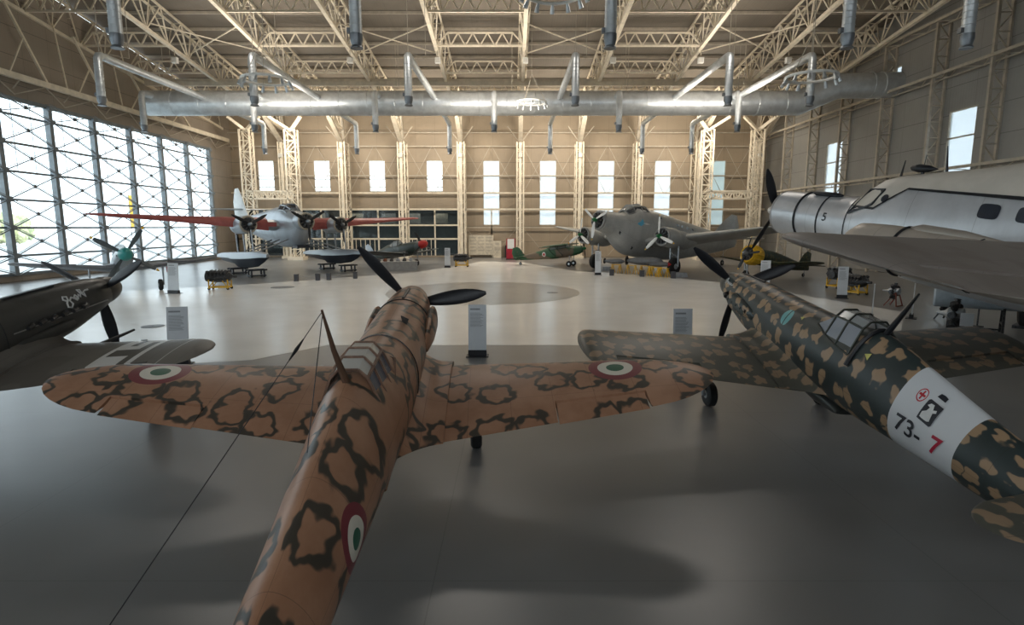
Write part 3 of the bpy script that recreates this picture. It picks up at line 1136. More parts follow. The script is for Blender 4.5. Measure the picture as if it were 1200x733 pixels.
def wing(name, secs, mat, parent, ail=None, fr=0.76, amat=None, inc=0.0):
    """ail = (|y| start, |y| end) of the aileron"""
    m = MB()

    def at_y(yy):
        for a, b in zip(secs, secs[1:]):
            if min(abs(a[0]), abs(b[0])) <= yy <= max(abs(a[0]), abs(b[0])):
                f = (yy - abs(a[0])) / (abs(b[0]) - abs(a[0]))
                return tuple(p + (q - p) * f for p, q in zip(a, b))
    if ail:
        lst = [(s_, 1.0) for s_ in secs if abs(s_[0]) < ail[0] - 0.02]
        lst += [(at_y(ail[0]), 1.0), (at_y(ail[0]), fr)]
        mid = [s_ for s_ in secs if ail[0] + 0.02 < abs(s_[0]) < ail[1] - 0.02]
        lst += [(s_, fr) for s_ in mid]
        lst += [(at_y(ail[1]), fr), (at_y(ail[1]), 1.0)]
        lst += [(s_, 1.0) for s_ in secs if abs(s_[0]) > ail[1] + 0.02]
    else:
        lst = [(s_, 1.0) for s_ in secs]
    rings, uvs = [], []
    for s_, hi in lst:
        r_ = [p - Vector((0, 0, inc * (s_[1] - p.x))) for p in foil(s_, 0.0, hi)]
        rings.append(r_)
        uvs += [(p.x, p.y) for p in r_]
    m.loft(rings, True, True, uvs)
    w_ = m.build(name, mat, parent)
    if ail:
        m = MB()
        g = 0.025
        ss = [at_y(ail[0] + g)] + mid + [at_y(ail[1] - g)]
        rings, uvs = [], []
        for s_ in ss:
            r_ = foil(s_, fr + 0.022, 1.0)
            r_ = [p + Vector((0, 0, -inc * (s_[1] - p.x) - 0.012 - 0.05 * abs((s_[1] - (fr + .022) * s_[2]) - p.x))) for p in r_]
            rings.append(r_)
            uvs += [(p.x, p.y) for p in r_]
        m.loft(rings, True, True, uvs)
        m.build('aileron', amat or mat, w_)
    return w_


def fin(name, pts, mat, parent, th=0.07):
    """pts: outline (x, z) side view, closed; lens thickness"""
    m = MB()
    k = len(pts)
    cx = sum(p[0] for p in pts) / k
    cz = sum(p[1] for p in pts) / k
    r0 = [(x, 0.0, z) for x, z in pts]
    r1 = [(cx + (x - cx) * .86, th, cz + (z - cz) * .86) for x, z in pts]
    r2 = [(cx + (x - cx) * .86, -th, cz + (z - cz) * .86) for x, z in pts]
    uv = [(x, z) for x, z in pts]
    m.add(r0 + r1 + r2, [(i, (i + 1) % k, (i + 1) % k + k, i + k) for i in range(k)] + [((i + 1) % k, i, i + 2 * k, (i + 1) % k + 2 * k) for i in range(k)]
          + [tuple(range(k, 2 * k)), tuple(reversed(range(2 * k, 3 * k)))], uv * 3)
    return m.build(name, mat, parent)


def blades(parent, c, rad, angs, mat, chord=0.30, root=0.22, tipmat=None, tipf=0.9, twist=1.0, name='propeller_blade'):
    for a in angs:
        a = R(a)
        d = Vector((0, -math.cos(a), math.sin(a)))
        s_ = Vector((0, math.sin(a), math.cos(a)))
        f = Vector((1, 0, 0))

        def ring(q):
            wv = chord * (0.42 + 0.58 * min(1, math.sin(min(1.0, q * 1.9) * PI / 2)) if q < 0.5 else (1 - ((q - 0.5) / 0.5) ** 2.6 * 0.80)) * (0.36 if q < 0.1 else 1)
            tw = twist * (R(58) - R(38) * q)
            ch = s_ * math.cos(tw) + f * math.sin(tw)
            nr = s_ * -math.sin(tw) + f * math.cos(tw)
            p = Vector(c) + d * (root * rad * 0.5 + (rad - root * rad * 0.5) * q)
            th = 0.16 * wv * (1.5 - q)
            return [p + ch * (wv / 2 * math.cos(b)) + nr * (th * math.sin(b)) for b in [2 * PI * k / 12 for k in range(12)]]
        qs = [0, .05, .1, .2, .3, .4, .5, .6, .7, .8, .88, .94, .975, 1.0]
        m = MB()
        m.loft([ring(q) for q in (qs if not tipmat else [q for q in qs if q <= tipf])], True, True)
        b_ = m.build(name, mat, parent)
        if tipmat:
            m = MB()
            m.loft([ring(q) for q in [tipf, .94, .975, 1.0]], True, True)
            m.build('blade_tip', tipmat, b_)


def spinner(parent, c, r_, ln, mat, name='spinner'):
    MB().lathe([(-0.12, r_ * 0.98), (0, r_)] + [(ln * math.sin(b), r_ * math.cos(b)) for b in [PI / 2 * k / 9 for k in range(1, 9)]] + [(ln, 0.01)], c, 'X', 24).build(name, mat, parent)


def wheel_leg(parent, top, hub, r_, wdt, strut_r=0.06, dbl=0.0, hubmat=None, door=None):
    """hub = wheel centre; axle along local y"""
    top, hub = Vector(top), Vector(hub)
    m = MB()
    if dbl:
        for s_ in (-1, 1):
            m.tube([top + Vector((0, s_ * dbl, 0)), hub + Vector((0, s_ * dbl, 0))], strut_r, 8)
        m.tube([hub + Vector((0, -dbl, 0)), hub + Vector((0, dbl, 0))], strut_r * .8, 8)
        a = top.lerp(hub, .35)
        b = top.lerp(hub, .6)
        m.tube([a + Vector((0, -dbl, 0)), b + Vector((0, dbl, 0))], strut_r * .5, 6)
        m.tube([a + Vector((0, dbl, 0)), b + Vector((0, -dbl, 0))], strut_r * .5, 6)
    else:
        o_ = Vector((0, wdt * 0.75, 0))
        m.tube([top + o_, hub + o_, hub], [strut_r, strut_r * .8, strut_r * .7], 8)
    g = m.build('landing_leg', m_strut, parent)
    m = MB()
    pr = [(-wdt / 2, r_ * .55), (-wdt / 2, r_ * .82), (-wdt * .36, r_ * .96), (0, r_), (wdt * .36, r_ * .96), (wdt / 2, r_ * .82), (wdt / 2, r_ * .55)]
    m.lathe(pr, hub, 'Y', 28)
    m.build('tyre', m_rubber, g)
    m = MB()
    m.lathe([(-wdt * .53, .02), (-wdt * .53, r_ * .25), (-wdt * .44, r_ * .5), (-wdt * .5, r_ * .58), (wdt * .5, r_ * .58), (wdt * .44, r_ * .5), (wdt * .53, r_ * .25), (wdt * .53, .02)], hub, 'Y', 24)
    m.build('wheel_hub', hubmat or m_alu, g)
    if door:
        y_ = wdt * 1.1 * (1 if door > 0 else -1)
        MB().box((top + hub) / 2 + Vector((0.0, y_, 0.08)), (r_ * 1.3, 0.03, (top - hub).length * .9)).build('leg_door', m_strut, g, False)


def wrap_text(parent, body, text, x0, a0, size, mat, side, name='lettering', slant=0.0, rot=0.0, bold=0.0, off=0.012):
    """writes text on a body's side; (x0, a0) the centre, text reads along the fuselage"""
    cu = bpy.data.curves.new('letters', 'FONT')
    cu.body = text
    cu.size = size
    cu.align_x = 'CENTER'
    cu.align_y = 'CENTER'
    cu.shear = slant
    cu.offset = bold
    tmp = bpy.data.objects.new('letters', cu)
    COL.objects.link(tmp)
    bpy.context.view_layer.update()
    me = bpy.data.meshes.new_from_object(tmp.evaluated_get(bpy.context.evaluated_depsgraph_get()))
    bpy.data.objects.remove(tmp)
    bm = bmesh.new()
    bm.from_mesh(me)
    bmesh.ops.triangulate(bm, faces=bm.faces)
    bmesh.ops.subdivide_edges(bm, edges=[e for e in bm.edges if e.calc_length() > 0.05], cuts=3, use_grid_fill=True)
    cr, sr = math.cos(rot), math.sin(rot)
    for v in bm.verts:
        tx, ty = v.co.x * cr - v.co.y * sr, v.co.x * sr + v.co.y * cr
        # side +1 = left (reader sees nose on the left, so text runs towards the tail)
        x = x0 - side * tx
        zc, hw, ht, hb, et, eb = interp(body.st, x)
        rr = (hw + ht) / 2
        a = a0 + (side * ty) / rr
        v.co = body.surf(x, a, off)
    bm.to_mesh(me)
    bm.free()
    me.materials.clear()
    me.materials.append(mat)
    me.name = name
    o = bpy.data.objects.new(name, me)
    COL.objects.link(o)
    o.parent = parent
    return o


def canopy(parent, st, glass_top, glass_side, mat_frame, ribs, fr=0.03, smooth=True):
    """st: (x, half width base, z base, half width shoulder, z shoulder, z top)"""
    def sec(s_, off=0.0):
        x, wb, zb, ws, zs, zt = s_
        return [Vector((x, wb + off, zb)), Vector((x, ws + off, zs + off)), Vector((x, ws * .55, zt + off)), Vector((x, -ws * .55, zt + off)), Vector((x, -ws - off, zs + off)), Vector((x, -wb - off, zb))]
    # windscreen, then hood
    for (a, b) in zip(st, st[1:]):
        pass
    top, side = MB(), MB()
    for a, b in zip(st, st[1:]):
        A, B = sec(a), sec(b)
        for k in (1, 2, 3):
            top.add([A[k], A[k + 1], B[k + 1], B[k]], [(0, 1, 2, 3)])
        for k in (0, 4):
            side.add([A[k], A[k + 1], B[k + 1], B[k]], [(0, 1, 2, 3)])
    top.build('hood_top', glass_top, parent, False)
    side.build('hood_side', glass_side, parent, False)
    m = MB()
    for s_ in st:
        P = sec(s_, 0.008)
        for k in range(5):
            m.bar(P[k], P[k + 1], fr)
    for a, b in zip(st, st[1:]):
        A, B = sec(a, .008), sec(b, .008)
        for k in (0, 1, 4, 5):
            m.bar(A[k], B[k], fr * 1.1)
    m.build('canopy_frame', mat_frame, parent, False)


def fighter(name, label, pos, yaw, pitch, roll, P):
    t = thing(name, label, 'airplane', pos)
    a, p = R(yaw), R(pitch)
    f = Vector((-math.sin(a) * math.cos(p), math.cos(a) * math.cos(p), math.sin(p)))
    l = Vector((-math.cos(a), -math.sin(a), 0))
    u = f.cross(l)
    M_ = Matrix(((f.x, l.x, u.x), (f.y, l.y, u.y), (f.z, l.z, u.z))) @ Matrix.Rotation(R(roll), 3, 'X')
    t.rotation_euler = M_.to_euler()
    return t, M_


def std_fighter(t, P):
    """P: dict of the machine's own shape and paint"""
    body = Body(P['st'], 0.45)
    m_f = P['m_fus']
    x_end = P['st'][-1][0]
    segs = P.get('segs')
    xs = sorted(set(frange(P['st'][0][0], x_end, 56) + [s_[0] for s_ in P['st']]), reverse=True)
    body.mesh(xs, 44).build('fuselage', m_f, t)
    k = P.get('ws', 1.0)
    for side in (1, -1):
        sc = wing_sections(0.25, P['half'], side, P['xle'], P['c0'], P['c1'], P['sweep'], P['wz'], P['wtz'], 0.15, 0.09, 9, P.get('tip', 0.2), P.get('tipx', 0.45))
        w_ = wing('wing', sc, P['m_wing'], t, (P['half'] * 0.50, P['half'] * min(0.86, 1 - P.get('tip', 0.2) - .01)))
        # wing root fillet
        m = MB()
        rings, uvs = [], []
        hw = 0.52
        for q in range(8):
            f = q / 7
            yy = side * (0.30 + 0.62 * f)
            g = (1 - f) ** 2.2
            s_ = sc[0]
            ch = s_[2] * (1 + 0.30 * g)
            rg = foil((yy, s_[1] + 0.06 * g, ch, P['wz'] + (P['wtz'] - P['wz']) * abs(yy) / P['half'] + 0.24 * g, 0.15 + 0.06 * g))
            rings.append(rg)
            uvs += [(p.x, p.y) for p in rg]
        m.loft(rings, True, True, uvs).build('wing_root', P['m_wing'], t)
        # tailplane
        sc = wing_sections(0.05, P.get('tail_half', 1.75), side, P['tx'], 0.95, 0.55, 0.3, P['tz'], P['tz'] + 0.03, 0.1, 0.08, 4, 0.3)
        wing('tailplane', sc, P['m_wing'], t)
    if P.get('fin'):
        fin('tail_fin', P['fin'], P.get('m_fin', m_f), t, 0.06)
    blades(t, (0.0, 0, 0), P.get('R', 1.5), P['angs'], P.get('m_blade', m_black), P.get('bch', 0.27), tipmat=P.get('m_tip'), tipf=P.get('tipf', 0.9), twist=P.get('twist', .75))
    spinner(t, (-0.02, 0, 0), P.get('spr', 0.33), P.get('spl', 0.6), P['m_spin'])
    gx, gy = P.get('gx', P['xle'] - 0.5), P.get('gy', 1.25)
    wr = P.get('wr', 0.33)
    return body


def gear_to_ground(t, M_, pos, pts, r_, wdt, **kw):
    """vertical-ish legs: wheel touches z = 0"""
    inv = M_.inverted()
    for top in pts:
        wt = M_ @ Vector(top) + Vector(pos)
        hub = Vector((wt.x, wt.y, r_))
        hub_l = inv @ (hub - Vector(pos))
        wheel_leg(t, top, hub_l, r_, wdt, **kw)


# ------------------------------------------------------------------ 1. brown fighter in the foreground
E_ = 2.1
st_brown = [(0.02, 0.0, .30, .30, .31, E_, E_), (-0.12, 0, .37, .37, .40, E_, E_), (-.7, 0.0, .43, .44, .56, E_, 2.3), (-1.5, 0, .48, .50, .72, 2.1, 2.3), (-2.6, 0, .51, .56, .78, 2.1, 2.3),
            (-3.6, 0, .51, .66, .76, 2.0, 2.3), (-4.3, 0, .50, .72, .72, 1.9, 2.3), (-5.1, 0, .47, .86, .66, 1.75, 2.2), (-6.0, 0, .42, .72, .56, 1.7, 2.1), (-7.0, 0, .36, .55, .46, 1.7, 2.0),
            (-8.0, 0, .29, .42, .37, 1.8, 2.0), (-9.0, 0, .19, .33, .27, 1.9, 2.0), (-9.8, 0, .05, .22, .12, 2, 2)]
RB = [('roundel', -2.62, 3.55, 0.42), ('roundel', -2.62, -3.55, 0.42)]
m_b_w = camo_rings('sand_and_ring_paint_wing', RB)
m_b_f = camo_rings('sand_and_ring_paint_fuselage', [('roundel', -6.72, 0.66, 0.31, 1.2), ('roundel', -6.72, -0.66, 0.31, 1.2)], 1.35, 1.2)
pb = Vector((-2.0, 11.3, 2.5))
brown, Mb = fighter('fighter_plane', 'sand brown fighter plane painted with dark wavy rings, nearest in the foreground', pb, 2.2, 11, 0, None)
PB = dict(st=st_brown, m_fus=m_b_f, m_wing=m_b_w, half=5.0, xle=-1.62, c0=2.55, c1=1.25, sweep=0.75, wz=-0.70, wtz=-0.18, tx=-8.7, tz=0.12,
          fin=[(-8.45, .28), (-9.0, .95), (-9.45, 1.25), (-9.85, 1.2), (-10.0, .7), (-9.95, .05), (-9.7, -.1)], angs=(130, 8, 250), m_spin=m_b_f, R=1.5, tip=0.22, bch=0.30)
bodyB = std_fighter(brown, PB)
m_rib = simple('worn_frame_paint', (0.22, 0.13, 0.09), 0.5, 0, 0.3, 9)
canopy(brown, [(-3.95, .30, .56, .05, .64, .66), (-4.25, .345, .47, .20, .80, .91), (-4.53, .36, .43, .21, .83, .95), (-4.82, .37, .41, .21, .84, .96), (-5.10, .36, .42, .20, .83, .93)],
       m_frost, glassy('dusky_side_glass', (0.12, 0.13, 0.17), 0.92, 0.2), m_rib, True, 0.026)
# aerial mast and its wires
MB().tube([(-5.2, 0.0, .82), (-5.28, 0.08, 1.25), (-5.34, 0.14, 1.72)], [0.045, 0.03, 0.012], 8).build('antenna_mast', simple('mast_brown', (0.11, 0.06, 0.035), 0.5), brown)
m = MB().tube([(-5.34, 0.14, 1.70), (-9.2, 0.98, .30)], 0.004, 5)
m.tube([(-5.34, 0.14, 1.66), (-6.35, 0.10, .70)], 0.005, 5)
aw = m.build('antenna_wire', m_black, brown)
p0, p1 = Vector((-5.34, 0.14, 1.70)), Vector((-9.2, 0.98, .30))
m = MB()
for f0, f1, r_ in ((0.10, 0.17, 0.018), (0.84, 0.90, 0.014), (0.93, 0.995, 0.012)):
    m.tube([p0.lerp(p1, f0), p0.lerp(p1, (f0 + f1) / 2), p0.lerp(p1, f1)], [0.006, r_, 0.006], 6)
m.build('insulator', m_black, aw)


def scoops(t, mat, xs, y, z, h, th, both=True):
    for sd in ((1, -1) if both else (-1,)):
        m = MB()
        rings = []
        for x, s_ in ((xs[0], .9), (xs[0] - .15, 1.05), (xs[0] - (xs[0] - xs[1]) * .5, 1.0), (xs[1] + .1, .6), (xs[1], .12)):
            rings.append([(x, sd * (y + th * s_ * math.cos(b)), z + h * s_ * math.sin(b)) for b in [2 * PI * k / 16 for k in range(16)]])
        o = m.loft(rings, True, True, [(p[0], p[2]) for r_ in rings for p in r_]).build('air_scoop', mat, t)
        MB().lathe([(0.0, 1.0), (0.012, 1.0)], (0, 0, 0), 'X', 16)
        m = MB()
        m.loft([[(x, sd * (y + th * .8 * math.cos(b)), z + h * .8 * math.sin(b)) for b in [2 * PI * k / 16 for k in range(16)]] for x in (xs[0] - .02, xs[0] + .012)], True, True)
        m.build('scoop_mouth', m_black, o)


def exhausts(t, x0, n_, dx, y, z, both=True, dz=0.0):
    for sd in ((1, -1) if both else (1,)):
        m = MB()
        for k in range(n_):
            x = x0 - k * dx
            m.tube([(x, sd * (y - .06), z - k * dz), (x - .06, sd * (y + .07), z - .01 - k * dz), (x - .2, sd * (y + .11), z - .02 - k * dz)], [0.05, 0.05, 0.045], 8)
        m.build('exhaust_stack', m_engine, t)


scoops(brown, m_b_f, (-.8, -2.15), .50, -.02, .26, .095)
m = MB()
for k in range(5):
    for q in range(2):
        m.bar((-2.35 - k * .05, -.16 - .04 * q - .012 * k, .575 - q * .02), (-2.38 - k * .05, -.28, .525), 0.014)
m.build('louvre', m_black, brown, False)
m = MB().bar((-.35, -.02, .415), (-1.15, -.02, .485), 0.05, 0.02)
m.torus((0, 0, 0), 1, 1, 3, 3) if False else None
m.build('gun_trough', m_black, brown, False)
m = MB()
ring = [bodyB.surf(-1.25, a, 0.006) for a in frange(0.4, 2 * PI - 0.4, 40)]
m.tube(ring, 0.012, 5)
ring = [bodyB.surf(-3.3, a, 0.006) for a in frange(0.8, 2 * PI - 0.8, 40)]
m.tube(ring, 0.010, 5)
m.build('cowling_joint', m_engine, brown)
gear_to_ground(brown, Mb, pb, [(-1.5, 1.3, -.66), (-1.5, -1.3, -.66)], 0.30, 0.2, dbl=0)
m = MB()
# hull radiator bath and tailwheel
rb_ = [(-3.4, .05), (-3.5, .22), (-4.2, .26), (-4.8, .16), (-5.0, .05)]
m.loft([[(x, .30 * math.cos(b), -.72 + h * math.sin(b)) for b in [2 * PI * k / 16 for k in range(16)]] for x, h in rb_], True, True).build('radiator_bath', m_b_f, brown)


def ground_stand(t, M_, pos, top, name='tail_support'):
    inv = M_.inverted()
    wt = M_ @ Vector(top) + Vector(pos)
    g0 = inv @ (Vector((wt.x, wt.y, 0.03)) - Vector(pos))
    m = MB().tube([top, g0], 0.05, 8)
    for dx, dy in ((.35, .3), (.35, -.3), (-.35, .3), (-.35, -.3)):
        g = inv @ (Vector((wt.x + dx, wt.y + dy, 0.03)) - Vector(pos))
        m.tube([Vector(top).lerp(g0, .3), g], 0.025, 6)
    m.build(name, m_black, t)


def tail_wheel(t, M_, pos, top, r_=0.15):
    gear_to_ground(t, M_, pos, [top], r_, 0.09, strut_r=0.035)


tail_wheel(brown, Mb, pb, (-8.9, 0, -.2))

# ------------------------------------------------------------------ 2. green spotted fighter on the right
st_green = [(0.02, 0.0, .30, .30, .31, E_, E_), (-0.12, 0, .36, .37, .40, E_, E_), (-.7, 0.0, .41, .44, .56, E_, 2.3), (-1.5, 0, .46, .50, .70, 2.1, 2.3), (-2.6, 0, .50, .55, .76, 2.1, 2.3),
            (-3.8, 0, .50, .64, .74, 2.0, 2.3), (-4.5, 0, .49, .70, .70, 1.9, 2.3), (-5.35, 0, .46, .84, .64, 1.7, 2.2), (-6.2, 0, .41, .72, .55, 1.6, 2.1), (-7.2, 0, .35, .55, .45, 1.7, 2.0),
            (-8.2, 0, .27, .42, .35, 1.8, 2.0), (-9.0, 0, .17, .31, .25, 1.9, 2.0), (-9.6, 0, .05, .2, .12, 2, 2)]
WB = (0.66, 0.67, 0.68)
m_g_f = camo_spots('green_spot_paint_fuselage', [('rect', -7.35, -6.25, -3, 3, WB), ('disc', -3.2, -0.42, 0.14, (0.16, 0.42, 0.42)), ('rect', -3.215, -3.185, -.56, -.28, (0.02, .05, .05)),
                                                 ('disc', -6.55, -0.34, 0.075, (0.5, 0.02, 0.03)), ('disc', -6.55, -0.34, 0.062, WB), ('rect', -6.60, -6.50, -.352, -.328, (0.5, .02, .03)), ('rect', -6.562, -6.538, -.39, -.29, (0.5, .02, .03))], vs_=1.3)
m_g_w = camo_spots('green_spot_paint_wing', (), (0.070, 0.068, 0.055), (0.34, 0.235, 0.15), 0.38)
pg = Vector((5.5, 14.0, 2.57))
green, Mg = fighter('fighter_plane', 'dark green fighter plane with tan blotches and white tail band, on the right', pg, 2.6, 11, 0, None)
PG = dict(st=st_green, m_fus=m_g_f, m_wing=m_g_w, half=4.36, tail_half=1.42, xle=-1.85, c0=2.45, c1=1.7, sweep=0.5, wz=-0.70, wtz=-0.20, tx=-8.35, tz=0.28,
          fin=[(-8.3, .3), (-8.8, .95), (-9.2, 1.22), (-9.6, 1.15), (-9.75, .7), (-9.7, .05), (-9.5, -.1)], angs=(140, 20, 262), m_spin=m_g_f, R=1.5, tip=0.07)
bodyG = std_fighter(green, PG)
m_gfr = simple('green_grey_frame', (0.05, 0.055, 0.045), 0.45, 0, 0.2, 6)
canopy(green, [(-4.05, .30, .54, .05, .62, .64), (-4.38, .35, .46, .21, .79, .90), (-4.72, .37, .42, .22, .82, .94), (-5.10, .38, .40, .22, .83, .94)],
       m_clearglass, glassy('shiny_side_glass', (0.42, 0.45, 0.50), 0.75, 0.08), m_gfr, True, 0.026)
m = MB().tube([bodyG.surf(-5.2, a, .02) for a in frange(PI - 1.2, PI + 1.2, 12)], 0.04, 6)
m.build('rear_arch', m_black, green)
MB().tube([(-5.3, 0.0, .80), (-5.55, 0, 1.25), (-5.75, 0.0, 1.62)], [0.05, 0.035, 0.014], 8).build('antenna_mast', m_black, green)
scoops(green, m_g_f, (-.85, -2.1), .47, -.05, .18, .09)
exhausts(green, -.5, 6, .22, .42, -.02)
m = MB().bar((-.35, -.02, .415), (-1.35, -.02, .50), 0.06, 0.02).build('gun_trough', m_black, green, False)
gear_to_ground(green, Mg, pg, [(-1.65, 1.12, -.66), (-1.65, -1.45, -.66)], 0.28, 0.2)
tail_wheel(green, Mg, pg, (-8.7, 0, -.2))
m = MB()
m.loft([[(x, .30 * math.cos(b), -.70 + h * math.sin(b)) for b in [2 * PI * k / 16 for k in range(16)]] for x, h in rb_], True, True).build('radiator_bath', m_g_f, green)
m_navy = simple('black_lettering', (0.012, 0.014, 0.022), 0.5)
m_letr = simple('red_lettering', (0.42, 0.01, 0.04), 0.5)
m_letw = simple('white_lettering', (0.72, 0.72, 0.70), 0.5)
wrap_text(green, bodyG, '73-', -6.62, PI / 2 - .06, 0.36, m_navy, 1, 'code_number', bold=0.004)
wrap_text(green, bodyG, '7', -7.08, PI / 2 - .06, 0.36, m_letr, 1, 'code_number', bold=0.004)


def patch(parent, body, outline, x0, a0, mat, name, off=0.012, side=1):
    """flat emblem drawn in (along, up) metres, wrapped on the body side"""
    bm = bmesh.new()
    vs_ = [bm.verts.new((p[0], p[1], 0)) for p in outline]
    bm.faces.new(vs_)
    bmesh.ops.triangulate(bm, faces=bm.faces)
    bmesh.ops.subdivide_edges(bm, edges=[e for e in bm.edges if e.calc_length() > 0.06], cuts=3, use_grid_fill=True)
    for v in bm.verts:
        x = x0 - side * v.co.x
        zc, hw, ht, hb, et, eb = interp(body.st, x)
        v.co = body.surf(x, a0 + side * v.co.y / ((hw + ht) / 2), off)
    me = bpy.data.meshes.new(name)
    bm.to_mesh(me)
    bm.free()
    me.materials.append(mat)
    o = bpy.data.objects.new(name, me)
    COL.objects.link(o)
    o.parent = parent
    return o


q = patch(green, bodyG, [(-.12, -.12), (.10, -.13), (.12, -.11), (.12, .12), (-.10, .13), (-.12, .11)], -6.80, PI / 2 + .60, m_navy, 'unit_badge')
patch(q, bodyG, [(-.085, -.09), (-.05, -.095), (-.03, -.03), (.01, -.05), (.04, -.095), (.075, -.08), (.045, -.03), (.05, .01), (.09, .03), (.075, .06), (.03, .04), (.0, .095), (-.05, .09), (-.08, .055), (-.03, .045), (-.045, .0), (-.09, -.03)], -6.80, PI / 2 + .60, m_letw, 'prancing_figure', 0.018)
patch(green, bodyG, [(-.07, -.0), (.07, 0), (.06, .06), (.02, .03), (0, .07), (-.02, .03), (-.06, .06)], -6.80, PI / 2 + .98, m_navy, 'small_crown')
patch(green, bodyG, [(-.06, 0), (.05, .05), (.05, -.05)], -5.45, PI / 2 + .75, simple('yellow_marking', (0.6, 0.55, 0.15), .5), 'yellow_triangle')
patch(green, bodyG, [(-.05, 0), (.04, .04), (.04, -.04)], -3.6, PI / 2 + .85, bpy.data.materials['yellow_marking'], 'yellow_triangle')
# the small white script on the nose
squig = [(-.24, .05), (-.20, .10), (-.16, .02), (-.21, -.04), (-.23, .03), (-.12, .03), (-.08, -.02), (-.05, .03), (-.01, -.02), (.03, .04), (.06, -.02), (.10, .03), (.14, -.01), (.22, .02)]


def script(parent, body, pts, x0, a0, mat, r_=0.012, side=1, name='nose_script', rot=0.0):
    cr, sr = math.cos(rot), math.sin(rot)
    out = []
    for px, py in pts:
        px, py = px * cr - py * sr, px * sr + py * cr
        x = x0 - side * px
        zc, hw, ht, hb, et, eb = interp(body.st, x)
        out.append(body.surf(x, a0 + side * py / ((hw + ht) / 2), 0.004))
    MB().tube(out, r_, 6).build(name, mat, parent)


script(green, bodyG, squig, -.42, PI / 2 + .45, m_letw, 0.011)

# ------------------------------------------------------------------ 3. dark fighter on the left edge
m_d = camo_patches('dark_olive_paint', (0.045, 0.043, 0.038), (0.060, 0.058, 0.052), 0.8, 0.36)
m_dw = camo_patches('weathered_olive_wing_paint', (0.12, 0.105, 0.088), (0.15, 0.135, 0.115), 0.8, 0.42,
                    [('rect', -9, 9, -3.42, -2.55, (0.62, 0.60, 0.56)), ('rect', -9, -2.25, -3.30, -3.14, (0.10, .095, .08)), ('rect', -2.9, -2.62, -3.30, -2.66, (0.10, .095, .08)), ('rect', -2.45, -1.0, -2.95, -2.80, (0.10, .095, .08)),
                     ('rect', -9, 9, -3.98, -3.96, (.5, .48, .44))])
pd = Vector((-9.72, 13.4, 2.5))
dark, Md = fighter('fighter_plane', 'dark olive fighter plane with white nose script, cut by the left edge', pd, -8, 11, 0, None)
st_dark = [(0.02, 0.0, .32, .32, .33, E_, E_), (-0.3, 0, .40, .40, .42, E_, E_), (-1.2, 0, .47, .50, .62, 2.1, 2.3), (-2.4, 0, .50, .56, .72, 2.1, 2.3)] + st_green[5:]
PD = dict(st=st_dark, m_fus=m_d, m_wing=m_dw, half=4.65, xle=-1.65, c0=2.35, c1=1.30, sweep=0.45, wz=-0.72, wtz=-0.20, tx=-8.55, tz=0.10, fin=PG['fin'], angs=(152, 30, 272), m_spin=m_d, R=1.5, tip=0.18)
bodyD = std_fighter(dark, PD)
canopy(dark, [(-3.95, .34, .50, .05, .62, .64), (-4.35, .40, .42, .27, .80, .94), (-4.72, .42, .36, .28, .84, .98), (-5.12, .42, .34, .28, .86, .99)], m_clearglass, m_darkglass, m_d, True, 0.035)
exhausts(dark, -.85, 6, .26, .45, .0)
scoops(dark, m_d, (-1.3, -2.6), .48, -.3, .12, .07)
MB().bar((-.3, -.46, -.10), (-2.6, -.50, -.04), 0.03, 0.02).build('cowl_strip', simple('bare_edge', (0.4, 0.38, 0.36), .4, .3), dark, False)
MB().bar((-1.2, -.12, .50), (-2.3, -.12, .56), 0.05, 0.03).build('gun_trough', m_black, dark, False)
MB().tube([bodyD.surf(-2.75, a, .004) for a in frange(.2, 2 * PI - .2, 40)], 0.012, 5).build('cowling_joint', m_black, dark)
gear_to_ground(dark, Md, pd, [(-1.5, 2.4, -.55), (-1.5, -2.4, -.55)], 0.30, 0.2)
tail_wheel(dark, Md, pd, (-8.7, 0, -.2))
MB().tube([(-2.0, -1.55, -.52), (-1.3, -1.55, -.55), (-.95, -1.55, -.56)], [.045, .035, .025], 8).build('pitot_tube', m_black, dark)
eight = [(-.34, .02), (-.40, .07), (-.36, .13), (-.28, .10), (-.30, .03), (-.36, -.02), (-.38, -.10), (-.30, -.14), (-.24, -.08), (-.27, .0), (-.20, .05), (-.14, .0), (-.10, -.05), (-.05, .0), (-.08, .06), (-.13, .03),
         (-.06, -.04), (.0, .04), (.02, -.02), (.07, .05), (.06, .14), (.12, .12), (.10, .02), (.14, -.06), (.16, .03), (.10, .04), (.22, .06), (.30, .05)]
script(dark, bodyD, eight, -.95, 1.5 * PI - .40, m_letw, 0.020, -1, rot=0.1)

# ------------------------------------------------------------------ 4. silver fighter with a teal spinner
m_sv = metal_skin('silver_skin', (0.36, 0.38, 0.40), 0.35, 0.6)
m_svd = simple('dull_grey_wing_front', (0.13, 0.13, 0.14), 0.4, .3)
ps = Vector((-22.5, 33.4, 2.44))
silver, Ms = fighter('fighter_plane', 'bare silver fighter plane with teal spinner and four yellow-tipped blades', ps, -142, 9, 0, None)
st_s = [(0.02, 0, .36, .36, .36, 2, 2), (-.3, 0, .42, .42, .46, 2, 2.1), (-1.2, 0, .48, .50, .62, 2.1, 2.2), (-2.6, 0, .50, .56, .74, 2.1, 2.2), (-4.2, 0, .50, .62, .90, 2, 2.2), (-5.5, 0, .46, .60, .86, 1.9, 2.1), (-6.8, 0, .36, .46, .52, 2, 2), (-8.2, 0, .22, .34, .34, 2, 2), (-9.4, 0, .06, .22, .16, 2, 2)]
m_svw = metal_skin('dull_silver_wing_skin', (0.20, 0.21, 0.225), 0.42, 0.4)
